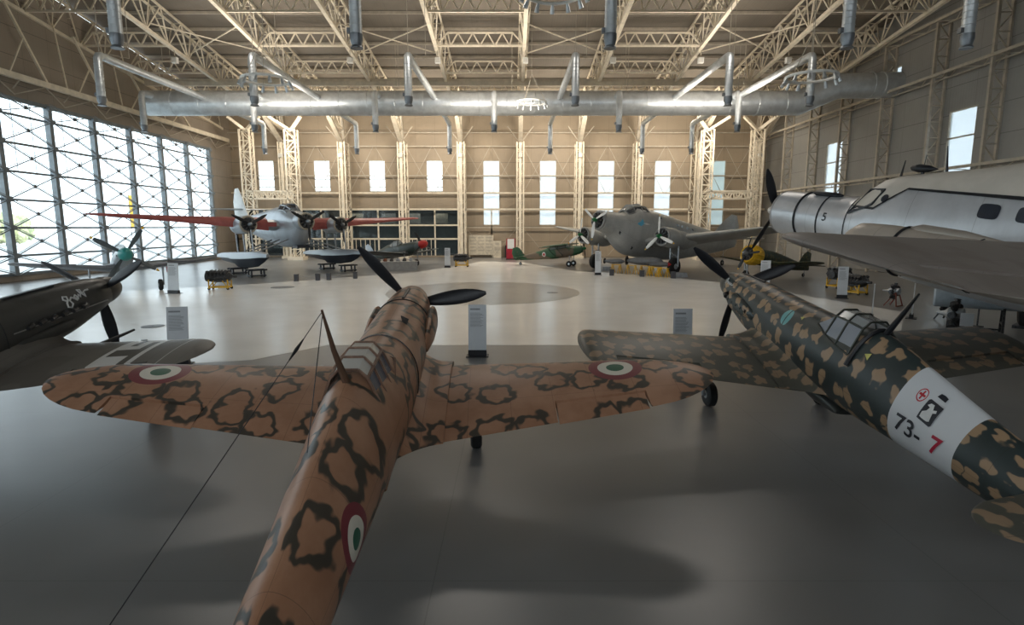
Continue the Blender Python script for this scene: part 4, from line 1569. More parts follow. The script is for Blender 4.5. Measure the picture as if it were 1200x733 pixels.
PS = dict(st=st_s, m_fus=m_sv, m_wing=m_svw, half=5.4, xle=-1.9, c0=2.6, c1=1.3, sweep=.55, wz=-.62, wtz=-.05, tx=-8.2, tz=.15, fin=[(-8.0, .3), (-8.5, 1.2), (-8.7, 1.5), (-9.3, 1.5), (-9.5, .9), (-9.5, .0)],
          angs=(123, 33, -57, -147), m_spin=m_teal, m_blade=simple('grey_blade_paint', (0.07, 0.085, 0.09), .4), m_tip=m_yellow, R=1.92, spr=.39, spl=.72, tip=.06, bch=.30)
bodyS = std_fighter(silver, PS)
canopy(silver, [(-2.9, .32, .54, .05, .62, .64), (-3.3, .38, .5, .26, .86, 1.0), (-4.3, .38, .5, .26, .9, 1.05), (-5.3, .3, .5, .14, .66, .72)], m_clearglass, m_clearglass, m_sv, True, .03)
gear_to_ground(silver, Ms, ps, [(-2.5, 1.9, -.5), (-2.5, -1.9, -.5)], .36, .24, hubmat=m_alu)
tail_wheel(silver, Ms, ps, (-8.4, 0, -.2))
MB().box((-1.93, 3.1, -.33), (.05, 1.6, .1)).box((-1.93, -3.1, -.33), (.05, 1.6, .1)).build('gun_fairing', m_svd, silver, False)
o = MB()
o.box((-.55, .425, -.05), (.7, .02, .10)).box((-.55, -.425, -.05), (.7, .02, .10)).build('exhaust_panel', m_engine, silver, False)
MB().box((-2.45, 2.3, -.75), (.25, .03, .35)).box((-2.5, 2.6, -.7), (.08, .02, .3)).build('red_tag', m_red, silver, False)

# ------------------------------------------------------------------ 5. small dark fighter with red spinner
m_r = camo_patches('grey_green_two_tone', (0.10, 0.12, 0.115), (0.045, 0.06, 0.05), .45, .4)
pr = Vector((-9.0, 57.6, 2.3))
redf, Mr = fighter('fighter_plane', 'small grey-green fighter plane with red spinner, by the far wall', pr, -128, 11, 0, None)
PR = dict(st=[(s_[0] * .92,) + s_[1:] for s_ in st_green], m_fus=m_r, m_wing=camo_patches('dark_grey_two_tone', (0.06, .07, .07), (.04, .05, .05), .4, .45), half=5.0, xle=-1.8, c0=2.3, c1=1.2, sweep=.6, wz=-.66, wtz=-.1, tx=-7.8, tz=.2,
          fin=[(-7.5, .3), (-8.0, 1.2), (-8.4, 1.5), (-8.9, 1.4), (-9.0, .7), (-8.9, .05)], m_fin=simple('pale_blue_grey_fin', (0.45, 0.52, 0.60), .4), angs=(-35, 60, 205), m_spin=m_red, R=1.5, spr=.42, spl=.75, bch=.24)
bodyR = std_fighter(redf, PR)
canopy(redf, [(-2.9, .32, .5, .05, .6, .62), (-3.3, .38, .42, .26, .84, .98), (-4.1, .38, .42, .26, .86, 1.0), (-4.8, .3, .42, .2, .72, .82)], m_clearglass, m_clearglass, m_r, True, .03)
gear_to_ground(redf, Mr, pr, [(-2.0, .9, -.6), (-2.0, -.9, -.6)], .35, .2)
tail_wheel(redf, Mr, pr, (-8.0, 0, -.1))

# ------------------------------------------------------------------ 6. yellow-cowled radial fighter in dark camouflage
m_y = camo_spots('dark_green_mottle', (), (0.02, 0.028, 0.016), (0.10, 0.085, 0.03), .5)
py_ = Vector((17.6, 43.2, 2.05))
yelf, My = fighter('fighter_plane', 'dark mottled fighter plane with fat yellow engine cowling, behind the green fighter', py_, 118, 11, 0, None)
st_y = [(-.25, 0, .55, .55, .55, 2, 2), (-1.2, 0, .56, .58, .60, 2, 2), (-2.4, 0, .52, .66, .66, 2, 2), (-3.6, 0, .46, .62, .60, 2, 2), (-5.0, 0, .36, .48, .46, 2, 2), (-6.4, 0, .22, .34, .3, 2, 2), (-7.6, 0, .06, .2, .12, 2, 2)]
PY = dict(st=st_y, m_fus=m_y, m_wing=m_y, half=4.6, xle=-1.6, c0=2.1, c1=1.1, sweep=.4, wz=-.5, wtz=-.05, tx=-6.6, tz=.25, fin=[(-6.2, .3), (-6.7, 1.1), (-7.1, 1.4), (-7.6, 1.3), (-7.7, .6), (-7.6, .0)],
          angs=(100, 172, 290), m_spin=m_strut, m_blade=m_black, m_tip=m_yellow, R=1.35, spr=.16, spl=.4, bch=.22)
std_fighter(yelf, PY)
m = MB()
m.lathe([(-.02, .52), (.02, .60), (-.1, .68), (-.5, .74), (-1.0, .72), (-1.15, .66)], (-.15, 0, 0), 'X', 32, False)
cw = m.build('engine_cowling', m_yellow, yelf)
m = MB()
for k in range(14):
    a = 2 * PI * k / 14
    m.loft([[(x, (rr + .06 * s_) * math.cos(a + b), (rr + .06 * s_) * math.sin(a + b)) for b, s_ in ((-.09, 0), (0, 1), (.09, 0))] for x, rr in ((-.3, .69), (-.7, .735), (-1.1, .70))], True, True)
m.build('cowling_bulge', m_yellow, cw)
m = MB().lathe([(0, .5), (-.3, .5)], (-.2, 0, 0), 'X', 24)
for k in range(9):
    a = 2 * PI * k / 9
    m.tube([(-.15, .16 * math.cos(a), .16 * math.sin(a)), (-.15, .46 * math.cos(a), .46 * math.sin(a))], .08, 8)
m.build('radial_engine', m_engine, yelf)
gear_to_ground(yelf, My, py_, [(-1.3, .9, -.5), (-1.3, -.9, -.5)], .34, .2, dbl=.12)
tail_wheel(yelf, My, py_, (-7.0, 0, 0))


# ------------------------------------------------------------------ big machines
def nacelle(t, x0, y, z, r0, ln, mat, angs, spin_mat, blade_mat, Rp, tipmat=None, cowlmat=None, ring_col=None, low=1.0, sx=.45):
    b = Body([(x0, z, r0 * .95, r0 * .95, r0 * .95, 2, 2), (x0 - .25, z, r0, r0, r0, 2, 2), (x0 - 1.3, z, r0 * 1.02, r0 * 1.02, r0 * 1.05, 2, 2), (x0 - 1.35, z, r0 * .94, r0 * .94, r0 * .98, 2, 2),
              (x0 - ln * .6, z, r0 * .85, r0 * .85, r0 * low, 2, 2), (x0 - ln * .85, z, r0 * .5, r0 * .55, r0 * low * .6, 2, 2), (x0 - ln, z, .06, .06, .06, 2, 2)], r0)
    n_ = b.mesh(frange(x0, x0 - ln, 30), 32, y).build('engine_nacelle', mat, t)
    m = MB().torus((x0, y, z), r0 * .88, r0 * .13, 32, 8, 'X')
    m.build('cowl_lip', cowlmat or mat, n_)
    m = MB().lathe([(0.02, r0 * .84), (-.05, r0 * .84)], (x0 - .02, y, z), 'X', 24)
    for k in range(9):
        a = 2 * PI * k / 9
        m.tube([(x0 + .1, y + r0 * .2 * math.cos(a), z + r0 * .2 * math.sin(a)), (x0 + .1, y + r0 * .76 * math.cos(a), z + r0 * .76 * math.sin(a))], r0 * .15, 8)
    m.lathe([(0.05, r0 * .3), (.35, r0 * .2)], (x0, y, z), 'X', 12)
    m.build('radial_engine', m_engine, n_)
    if angs:
        spinner(t, (x0 + sx - .1, y, z), r0 * .22, .35, spin_mat, 'propeller_hub')
        blades(t, (x0 + sx, y, z), Rp, angs, blade_mat, Rp * .17, .14, tipmat, .93, .55)
    return n_


# ---- 7. grey three-engined bomber
m_sm = metal_skin('matt_grey_paint', (0.44, 0.45, 0.44), .45, .25)
pm = Vector((7.25, 49.4, 4.6))
bomber, Mm = fighter('bomber_plane', 'big matt grey three-engined plane with green propeller hubs, right of centre', pm, 126, 7, 0, None)
st_m = [(-.3, 0, .85, .85, .85, 2, 2), (-1.6, 0, .95, .92, 1.2, 2, 2.2), (-2.4, -.05, 1.15, 1.0, 1.75, 2.2, 2.6), (-3.4, -.1, 1.35, 1.3, 2.25, 2.2, 3), (-4.2, -.15, 1.42, 1.9, 2.45, 2.2, 3), (-6.5, -.2, 1.45, 1.9, 2.5, 2.2, 3),
        (-10, -.2, 1.35, 1.65, 2.3, 2.2, 2.6), (-14, -.1, 1.0, 1.25, 1.7, 2, 2.2), (-18, 0, .5, .85, .9, 2, 2), (-20.5, .1, .12, .5, .3, 2, 2)]
bm_ = Body(st_m, 1.4)
bm_.mesh(frange(-.3, -20.5, 60), 44).build('fuselage', m_sm, bomber)
nacelle(bomber, -.15, 0, 0, .82, 1.6, m_sm, (35, 155, 272), m_green, m_white, 1.75, m_yellow, sx=.45)
for sd, angs in ((1, (85, 200, 318)), (-1, (92, 212, 330))):
    nacelle(bomber, -3.0, sd * 4.7, -1.0, .80, 4.6, m_sm, angs, m_green, m_white, 1.75, m_yellow)
    sc = wing_sections(.8, 13.2, sd, -4.7, 5.0, 2.2, 1.2, -1.35, .25, .20, .10, 10, .12)
    wing('wing', sc, m_sm, bomber, (7.5, 12.0))
    wing('tailplane', wing_sections(.1, 4.2, sd, -17.6, 2.4, 1.2, .8, .55, .6, .1, .08, 5, .3), m_sm, bomber)
fin('tail_fin', [(-16.5, .8), (-18.0, 2.2), (-19.3, 3.1), (-20.3, 3.1), (-20.9, 2.0), (-20.8, .2), (-20.0, 0)], m_sm, bomber, .12)
m = MB()
cz = [(-3.0, .75, .9, .3, 1.15, 1.22), (-3.7, .85, 1.1, .55, 1.60, 1.80), (-4.6, .9, 1.3, .6, 1.80, 1.96), (-5.4, .9, 1.4, .5, 1.78, 1.88)]
canopy(bomber, cz, m_clearglass, m_darkglass, m_sm, True, .1)
m = MB()
for x, a in ((-5.0, 1.1), (-5.6, 1.1), (-9.0, 2.0), (-9.7, 2.0), (-10.6, 2.0), (-11.5, 2.0), (-6.6, 2.2)):
    p = bm_.surf(x, a, .01)
    q_ = bm_.surf(x, a + .09, .012)
    m.add([p, bm_.surf(x - .32, a, .012), bm_.surf(x - .32, a + .13, .012), bm_.surf(x, a + .13, .012)], [(0, 1, 2, 3)])
m.build('cabin_window', m_darkglass, bomber, False)
m = MB().add([bm_.surf(-1.9, .95, .02), bm_.surf(-3.6, .62, .02), bm_.surf(-3.6, .80, .02), bm_.surf(-1.9, 1.15, .02)], [(0, 1, 2, 3)])
m.build('nose_window', m_darkglass, bomber, False)
patch(bomber, bm_, [(-.1, 0), (.25, .12), (.5, .35), (.62, .1), (.9, .02), (.6, -.08), (.3, -.22), (-.1, -.1)], -3.7, 1.75, simple('sky_blue_emblem', (.10, .42, .62), .5), 'blue_emblem', .02)
patch(bomber, bm_, [(.5, .0), (.9, .06), (1.5, .02), (.9, -.06)], -3.7, 1.75, m_letw, 'white_arrow', .03)
gear_to_ground(bomber, Mm, pm, [(-4.7, 4.7, -1.5), (-4.7, -4.7, -1.5)], .72, .42, dbl=.42, strut_r=.08)
tail_wheel(bomber, Mm, pm, (-18.5, 0, -.4), .3)
MB().lathe([(0, .35), (.6, .25), (1.0, .02)], (-8.5, 0, -2.4), 'Z', 10) if False else None

# ---- 8. three-engined floatplane
m_fl = metal_skin('blue_silver_paint', (0.50, 0.54, 0.58), .38, .4)
m_flred = simple('faded_red_leading_edge', (0.36, 0.095, 0.085), .4, 0, .15, 2)
m_flblk = simple('dark_float_bottom', (0.02, 0.025, 0.035), .4)
pf = Vector((-17.5, 48.9, 4.32))
seap, Mf = fighter('seaplane', 'silver three-engined seaplane on two big floats, red along its wings', pf, -135, 2, 0, None)
st_f = [(-.2, .1, .55, .55, .75, 2, 2), (-.9, .1, .85, .75, 1.9, 2.2, 2.4), (-1.6, .1, 1.0, 1.0, 2.1, 2.2, 2.4), (-2.6, .1, 1.1, 1.5, 2.1, 2.1, 2.4), (-4.5, .1, 1.1, 1.55, 2.0, 2.1, 2.3), (-8, .2, .9, 1.2, 1.5, 2, 2), (-12, .4, .5, .8, .8, 2, 2), (-15.5, .7, .1, .4, .3, 2, 2)]
bf = Body(st_f, 1.0)
bf.mesh(frange(-.2, -15.5, 44), 40).build('fuselage', m_fl, seap)
nacelle(seap, 0.25, 0, .15, .75, 1.8, m_fl, (150, 28, 270), m_strut, m_black, 1.65, cowlmat=m_cream_dull)
for sd, angs in ((1, (150, 32, 270)), (-1, (150, 28, 272))):
    nacelle(seap, -1.5, sd * 4.1, -.05, .72, 3.8, m_fl, angs, m_strut, m_black, 1.6, cowlmat=m_cream_dull)
    sc = wing_sections(.6, 14.6, sd, -2.6, 3.9, 1.3, .9, -.15, .75, .27, .10, 10, .1)
    wing('wing', sc, m_fl, seap, (7.6, 13.0))
    rings, uvs = [], []
    for s_ in sc:
        if abs(s_[0]) < 1.3 or 3.3 < abs(s_[0]) < 4.9:
            continue
        y_, xl, ch, z_, tt = s_
        rings.append([Vector((xl + .03, y_, z_ - .10 * ch * tt * 5)), Vector((xl + .05, y_, z_ + .02)), Vector((xl - .04 * ch, y_, z_ + .07 * ch * (tt / .14) + .02)), Vector((xl - .14 * ch, y_, z_ + .10 * ch * (tt / .14) + .02)), Vector((xl - .14 * ch, y_, z_ + .05 * ch))])
    MB().loft(rings, True, True).build('red_wing_edge', m_flred, seap)
    MB().box((-2.75 - .05, sd * 2.3, .0), (.35, 2.0, .36)).build('red_wing_edge', m_flred, seap)
    wing('tailplane', wing_sections(.1, 3.4, sd, -13.2, 1.8, .9, .6, 1.9, 1.95, .1, .08, 5, .3), m_fl, seap)
    # float with vee bottom
    fx = [(1.9, .12, -2.5, -2.75), (1.2, .45, -2.35, -3.1), (0.0, .62, -2.3, -3.45), (-2.0, .7, -2.3, -3.6), (-4.5, .66, -2.3, -3.55), (-4.52, .62, -2.3, -3.35), (-8.0, .35, -2.35, -3.0), (-9.4, .05, -2.5, -2.6)]
    m = MB()
    rings = []
    for x, hw, zt, zb in fx:
        zm = zt - .28 * (zt - zb) - .12
        rings.append([(x, sd * 4.1 + p[0], p[1]) for p in ((-hw * .7, zt), (0, zt + .05), (hw * .7, zt), (hw, zm), (hw, zm - .05), (0, zm - .06), (-hw, zm - .05), (-hw, zm))])
    fl_ = m.loft(rings, True, True).build('float', m_fl, seap)
    m = MB()
    rings = []
    for x, hw, zt, zb in fx:
        zm = zt - .28 * (zt - zb) - .12
        rings.append([(x, sd * 4.1 + p[0], p[1]) for p in ((hw, zm - .04), (0, zb), (-hw, zm - .04))])
    m.loft(rings, True, True).build('float_bottom', m_flblk, fl_)
    m = MB()
    for (x, zt_) in ((-.8, -.5), (-2.6, -.4), (-4.2, -.4)):
        m.tube([(x, sd * 4.1, -2.35), (x - .2, sd * 4.1, zt_)], .07, 8)
        m.tube([(x, sd * 3.9, -2.35), (x - .4, sd * 1.0, -1.3)], .06, 8)
    m.build('float_strut', m_strut, seap)
fin('tail_fin', [(-12.2, 1.0), (-13.6, 3.2), (-14.4, 4.1), (-15.3, 4.1), (-15.9, 2.8), (-15.7, .6)], m_white, seap, .1)
canopy(seap, [(-1.9, .7, 1.0, .3, 1.25, 1.35), (-2.4, .75, 1.2, .5, 1.6, 1.75), (-3.4, .75, 1.3, .5, 1.7, 1.82)], m_darkglass, m_darkglass, m_fl, True, .08)
MB().box((-1.0, 0, -1.95), (.9, 1.1, .25)).build('nose_floor', m_flblk, seap, False)
# keel trestles under each float, a thing each
for sd in (1, -1):
    for j, xx in enumerate((-0.6, -4.6)):
        wpt = Mf @ Vector((xx, sd * 4.1, (-3.66, -3.60)[j])) + pf
        wh = wpt.z - .01
        m = MB()
        for dx, dy in ((-.5, -.3), (.5, -.3), (-.5, .3), (.5, .3)):
            m.box((dx, dy, (wh - .1) / 2), (.12, .12, wh - .1))
        m.box((0, -.3, wh - .06), (1.5, .14, .12)).box((0, .3, wh - .06), (1.5, .14, .12)).box((0, 0, .12), (1.3, .8, .1))
        o = m.build('float_trestle', m_flblk, None, False)
        o.location = (wpt.x, wpt.y, 0)
        o.rotation_euler = (0, 0, R(45))
        tag(o, 'low dark trestle under the %s end of the seaplane\'s %s float' % (('front', 'rear')[j], ('far right', 'near left')[0 if sd > 0 else 1]), 'trestle', 'trestles under the seaplane floats')

# ---- 9. big silver three-engined transport on the right
m_tr = metal_skin('silver_aluminium_skin', (0.60, 0.60, 0.61), .36, .38, (), 1.6, 20)
m_trw = camo_patches('grey_brown_wing', (0.21, 0.175, 0.15), (0.25, 0.215, 0.19), .5, .45)  # patchy grey-brown on the wing, the fuselage stays silver
m_nac = metal_skin('dusty_cream_metal', (0.58, 0.50, 0.42), .42, .25, (), 1.2, 20)
pt = Vector((9.12, 19.7, 4.52))
trans, Mt = fighter('transport_plane', 'huge silver transport plane with black stripe and the number 5 on its nose', pt, 24, 8, 0, None)
st_t = [(-.25, 0, .70, .70, .70, 2, 2), (-1.6, 0, .74, .74, .76, 2, 2), (-2.9, 0, .86, .76, .98, 2.1, 2.1), (-3.0, 0, .88, .80, 1.0, 2.1, 2.1), (-3.55, 0, .96, 1.30, 1.15, 2.1, 2.2), (-4.6, 0, 1.05, 1.52, 1.3, 2.1, 2.3),
        (-6.0, 0, 1.12, 1.74, 1.4, 2.1, 2.3), (-7.2, 0, 1.15, 2.0, 1.45, 2.1, 2.3), (-9.0, 0, 1.15, 2.05, 1.45, 2.1, 2.3), (-13, .1, .9, 1.6, 1.1, 2, 2), (-17, .3, .4, 1.0, .5, 2, 2), (-19, .4, .08, .5, .2, 2, 2)]
bt = Body(st_t, 1.0)
bt.mesh(sorted(set(frange(-.25, -19, 60) + [-2.9, -3.0, -3.3]), reverse=True), 48).build('fuselage', m_tr, trans)
# white roof over the stripe
m_top = simple('cream_roof_paint', (0.62, 0.56, 0.48), .42, 0, .08, 1)


def a_at(x, z):
    """section angle on the left side whose height is z"""
    lo, hi = PI / 2, PI
    for _ in range(24):
        mid = (lo + hi) / 2
        if bt.surf(x, mid).z < z:
            lo = mid
        else:
            hi = mid
    return (lo + hi) / 2


def stripe_z(x):
    if x > -3.8:
        return .52
    if x > -4.5:
        return .52 + (-3.8 - x) / .7 * .58
    return 1.10


xs = [-3.05, -3.3, -3.55, -3.8, -4.0, -4.25, -4.5, -5, -5.5, -6, -7, -8, -9, -10.5, -12, -14, -16]
rings = []
for x in xs:
    a = a_at(x, stripe_z(x))
    rings.append([bt.surf(x, a + (2 * PI - 2 * a) * k / 20, .012) for k in range(21)])
MB().loft(rings, False, False).build('roof_paint', m_top, trans)
m = MB()
m.loft([[bt.surf(x, a_at(x, stripe_z(x)) - .03, .02), bt.surf(x, a_at(x, stripe_z(x)) + .02, .02)] for x in xs], False, False)
m.build('black_stripe', m_black, trans, False)
# windscreen and portholes
m = MB()
g = [bt.surf(-3.05, a_at(-3.05, .30), .03), bt.surf(-3.72, a_at(-3.72, .60), .03), bt.surf(-3.88, a_at(-3.88, 1.02), .03), bt.surf(-3.38, a_at(-3.38, .98), .03)]
m.add(g, [(0, 1, 2, 3)])
wsn = m.build('windscreen', m_darkglass, trans, False)
m = MB()
for k in range(4):
    m.bar(g[k], g[(k + 1) % 4], .045)
m.build('window_frame', m_black, wsn, False)


def porthole(x0, x1, z0, z1, name='cabin_window'):
    m = MB()
    pts = []
    for k in range(20):
        b = 2 * PI * k / 20
        cx = math.copysign(abs(math.cos(b)) ** .5, math.cos(b))
        cz = math.copysign(abs(math.sin(b)) ** .5, math.sin(b))
        x = (x0 + x1) / 2 + (x0 - x1) / 2 * cx
        pts.append(bt.surf(x, a_at(x, (z0 + z1) / 2 + (z1 - z0) / 2 * cz), .02))
    m.add(pts, [tuple(range(20))])
    m.build(name, m_darkglass, trans, False)


porthole(-6.38, -6.82, .58, .92)
porthole(-7.15, -7.55, .58, .92)
porthole(-8.3, -8.7, .58, .92)
m = MB()
m.add([bt.surf(-4.02 - .1 * math.cos(b), a_at(-4.02, .80 + .1 * math.sin(b)), .03) for b in [2 * PI * k / 16 for k in range(16)]], [tuple(range(16))])
m.build('round_window', m_darkglass, trans, False)
m = MB()
for x0, w_ in ((-1.15, .05), (-2.0, .02)):
    m.tube([bt.surf(x0, a, .012) for a in frange(.1, 2 * PI - .1, 40)], w_ / 2 + .01, 6)
m.tube([bt.surf(-3.0, a, .012) for a in frange(.1, 2 * PI - .1, 40)], .012, 6)
m.build('cowl_ring', m_black, trans)
wrap_text(trans, bt, '5', -2.28, PI / 2 + .12, .34, m_black, 1, 'nose_number', bold=0.004)
m = MB().torus((-.22, 0, 0), .62, .09, 32, 8, 'X').build('cowl_lip', m_tr, trans)
m = MB().lathe([(0.02, .58), (-.05, .58)], (-.2, 0, 0), 'X', 24)
for k in range(9):
    a = 2 * PI * k / 9
    m.tube([(-.1, .15 * math.cos(a), .15 * math.sin(a)), (-.1, .52 * math.cos(a), .52 * math.sin(a))], .1, 8)
m.build('radial_engine', m_engine, trans)
spinner(trans, (.18, 0, 0), .17, .35, m_alu, 'propeller_hub')
blades(trans, (.2, 0, 0), 1.55, (118, 238, 0), m_black, .30, .14, None, .9, .6)
for sd in (1, -1):
    sc = wing_sections(.9, 9.6, sd, -7.95, 5.6, 2.15, .2, .0, .52, .15, .10, 10, .06, .25)
    w_ = wing('wing', sc, m_trw, trans, (5.6, 9.0), inc=0.088)
    b = Body([(-5.2, -.22, .40, .40, .35, 2, 2), (-5.4, -.22, .55, .55, .42, 2, 2), (-6.4, -.22, .60, .60, .45, 2, 2), (-6.5, -.22, .57, .57, .44, 2, 2), (-8.5, -.22, .6, .56, .5, 2, 2), (-10.6, -.2, .50, .50, .5, 2, 2), (-12.6, -.3, .08, .1, .1, 2, 2)], .6)
    nn = b.mesh(frange(-5.2, -12.6, 36), 32, sd * 3.5).build('engine_nacelle', m_nac, trans)
    for rx, rr in ((-6.45, .03), (-7.9, .012)):
        MB().tube([b.surf(rx, a, .010, sd * 3.5) for a in frange(.1, 2 * PI - .1, 32)], rr, 6).build('cowl_ring', m_black, nn)
    MB().loft([[(x, sd * 3.5 + w2 * math.cos(bb), .34 + h2 * math.sin(bb)) for bb in [2 * PI * k / 10 for k in range(10)]] for x, w2, h2 in ((-6.4, .03, .03), (-6.7, .1, .14), (-7.5, .12, .12), (-8.2, .02, .02))], True, True).build('intake_fairing', m_nac, nn)
    wing('tailplane', wing_sections(.1, 4.0, sd, -16.6, 2.0, 1.0, .8, .9, .95, .1, .08, 5, .3), m_tr, trans)
fin('tail_fin', [(-14.8, 1.2), (-16.5, 2.8), (-17.6, 3.6), (-18.6, 3.6), (-19.3, 2.4), (-19.2, .6)], m_tr, trans, .12)
m = MB()
m.tube([bt.surf(-3.75, PI, -.02), bt.surf(-3.75, PI, .35) + Vector((-.03, 0, .1))], [.035, .012], 8)
m.build('antenna_mast', m_black, trans)
MB().tube([bt.surf(-4.9, PI, -.02), bt.surf(-4.9, PI, .5) + Vector((.14, 0, .15))], [.035, .012], 8).build('antenna_mast', m_black, trans)
m = MB()
c_ = bt.surf(-4.3, PI) + Vector((0, 0, .16))
m.loft([[(c_.x + dx, c_.y + rr * math.cos(b), c_.z + rr * .8 * math.sin(b)) for b in [2 * PI * k / 12 for k in range(12)]] for dx, rr in ((.34, .02), (.28, .09), (.1, .14), (-.15, .11), (-.36, .02))], True, True)
m.bar((c_.x, c_.y, c_.z - .2), (c_.x, c_.y, c_.z), .06)
m.tube([(c_.x, c_.y, c_.z), (c_.x, c_.y, c_.z + .35)], .01, 5)
m.build('direction_finder', m_black, trans)
m = MB()
for yy in (.3,):
    m.loft([[(x, yy + rr * math.cos(b), .74 + rr * .8 * math.sin(b)) for b in [2 * PI * k / 10 for k in range(10)]] for x, rr in ((-1.35, .02), (-1.5, .09), (-2.2, .09), (-2.4, .02))], True, True)
m.build('top_intake', m_black, trans)
gear_to_ground(trans, Mt, pt, [(-9.9, .8, -1.0), (-9.9, -.8, -1.0)], .62, .36, dbl=.34, strut_r=.07, hubmat=simple('pale_wheel_hub', (.5, .52, .55), .35, .4, .4, 12))
tail_wheel(trans, Mt, pt, (-16.8, 0, .2), .28)

# ---- 10. green high-wing liaison plane
m_li = camo_patches('green_brown_patches', (0.03, 0.10, 0.045), (0.17, 0.125, 0.085), .42, .5, (), .54, .58)
pl = Vector((7.3, 58.4, 1.85))
liai, Ml = fighter('light_plane', 'small high-wing green and brown plane parked in front of the big grey plane', pl, -112, 9, 0, None)
st_l = [(-.1, 0, .3, .3, .35, 2, 2), (-.6, 0, .38, .38, .5, 2, 2.2), (-1.6, 0, .44, .5, .6, 2.3, 2.4), (-2.2, 0, .46, .68, .62, 2.6, 2.5), (-3.4, 0, .44, .68, .6, 2.6, 2.5), (-4.3, 0, .36, .5, .5, 2, 2.2), (-6, 0, .2, .28, .34, 2, 2), (-7.6, 0, .05, .14, .16, 2, 2)]
bl = Body(st_l, .45)
bl.mesh(frange(-.1, -7.6, 34), 32).build('fuselage', m_li, liai)
for sd in (1, -1):
    wing('wing', wing_sections(.05, 5.6, sd, -1.7, 1.7, 1.3, .1, .66, .66, .13, .1, 6, .15), m_li, liai, (3.2, 5.2))
    wing('tailplane', wing_sections(.05, 1.7, sd, -6.7, 1.0, .7, .15, .1, .1, .09, .08, 4, .3), m_li, liai)
    MB().tube([(-2.2, sd * .42, -.4), (-2.1, sd * 3.0, .64)], .035, 6).tube([(-3.0, sd * .42, -.4), (-2.9, sd * 3.0, .62)], .03, 6).build('wing_strut', m_li, liai)
fin('tail_fin', [(-6.4, .15), (-6.9, 1.0), (-7.2, 1.2), (-7.7, 1.15), (-7.9, .6), (-7.7, -.1)], m_li, liai, .05)
canopy(liai, [(-1.3, .36, .35, .2, .45, .48), (-1.8, .42, .35, .36, .62, .68), (-2.6, .44, .35, .38, .66, .72), (-3.5, .40, .35, .34, .62, .68)], m_clearglass, m_clearglass, m_li, True, .05)
blades(liai, (.05, 0, 0), 1.15, (95, 275), m_black, .2, .15)
spinner(liai, (0, 0, 0), .14, .25, m_green)
patch(liai, bl, [(.2 * math.cos(b), .2 * math.sin(b)) for b in [2 * PI * k / 18 for k in range(18)]], -4.2, 1.5 * PI, m_white, 'roundel', .02, -1)
patch(liai, bl, [(.11 * math.cos(b), .11 * math.sin(b)) for b in [2 * PI * k / 18 for k in range(18)]], -4.2, 1.5 * PI, m_red, 'roundel_centre', .03, -1)
gear_to_ground(liai, Ml, pl, [(-1.4, .85, -.5), (-1.4, -.85, -.5)], .3, .18, strut_r=.045)
tail_wheel(liai, Ml, pl, (-7.0, 0, -.1))

# ================================================================== THINGS ON THE FLOOR
def sign_panel(x, y, label, h=1.72, wd=0.56, rz=0.0, tilt=4, print_=True, tone=None):
    t = thing('sign_stand', label, 'sign', (x, y, 0), (0, 0, R(rz)), 'standing information signs')
    rot = Matrix.Rotation(R(-tilt), 3, 'X')
    z0 = 0.16
    MB().box(rot @ Vector((0, 0, (h + z0) / 2)), (wd, 0.035, h - z0), rot=rot).build('board', tone or m_panel, t, False)
    MB().box((0, 0.02, 0.10), (wd * 1.02, 0.16, 0.2)).box((0, 0.02, 0.012), (wd * 1.25, 0.42, 0.024)).build('foot', m_black, t, False)
    if print_:
        m = MB()
        rnd = random.Random(int(x * 10) + 99)
        for side in (-1,):
            z = h - 0.14
            m.box(rot @ Vector((-wd * .12, side * 0.021, z)), (wd * .55, 0.004, 0.05), rot=rot)
            z -= .12
            while z > h * 0.58:
                w_ = wd * (.55 + .2 * rnd.random())
                m.box(rot @ Vector((-wd * .4 + w_ / 2, side * 0.021, z)), (w_, 0.004, 0.013), rot=rot)
                z -= .035
        m.build('printed_text', m_print, t, False)
    return t


sign_panel(-1.08, 17.5, 'tall pale sign panel in front of the brown fighter, standing behind its right wing', 1.62, .56)
sign_panel(5.05, 16.6, 'pale sign panel standing left of the green spotted fighter\'s propeller', 1.62, .56, 0)
sign_panel(-9.8, 16.4, 'pale sign panel standing in front of the dark fighter on the left', 1.70, .58, 10, 8)
sign_panel(-20.6, 34.6, 'pale sign panel beside the silver fighter with the teal spinner', 1.85, .72, -10)
sign_panel(-6.45, 57.2, 'white sign panel beside the small fighter with the red spinner', 1.95, .55)
sign_panel(7.25, 50.8 - 2.6, 'white sign panel under the nose of the big grey bomber', 2.0, .5)
sign_panel(17.3, 39.0, 'white sign panel right of the yellow engine cowling', 1.75, .62, -20)
sign_panel(18.7, 32.2, 'white sign panel left of the black engine on its yellow stand, below the silver wing', 1.8, .52, -20)
sign_panel(15.8, 24.8, 'narrow pale sign panel seen edge-on, left one of two below the silver wing', 1.55, .5, 57, 0, False)
sign_panel(17.7, 25.0, 'narrow pale sign panel seen edge-on, right one of two below the silver wing', 1.55, .5, 53, 0, False)
t = thing('plaque_stand', 'small white plaque on a low stand near the grey tank on the right', 'plaque', (14.5, 18.0, 0), (0, 0, R(-25)))
MB().tube([(0, 0, 0), (0, 0, 1.0)], 0.03, 8).box((0, 0, .015), (.4, .3, .03)).build('post', m_strut, t)
MB().box((0, -.03, 1.08), (.34, .03, .42)).build('plate', m_panel, t, False)


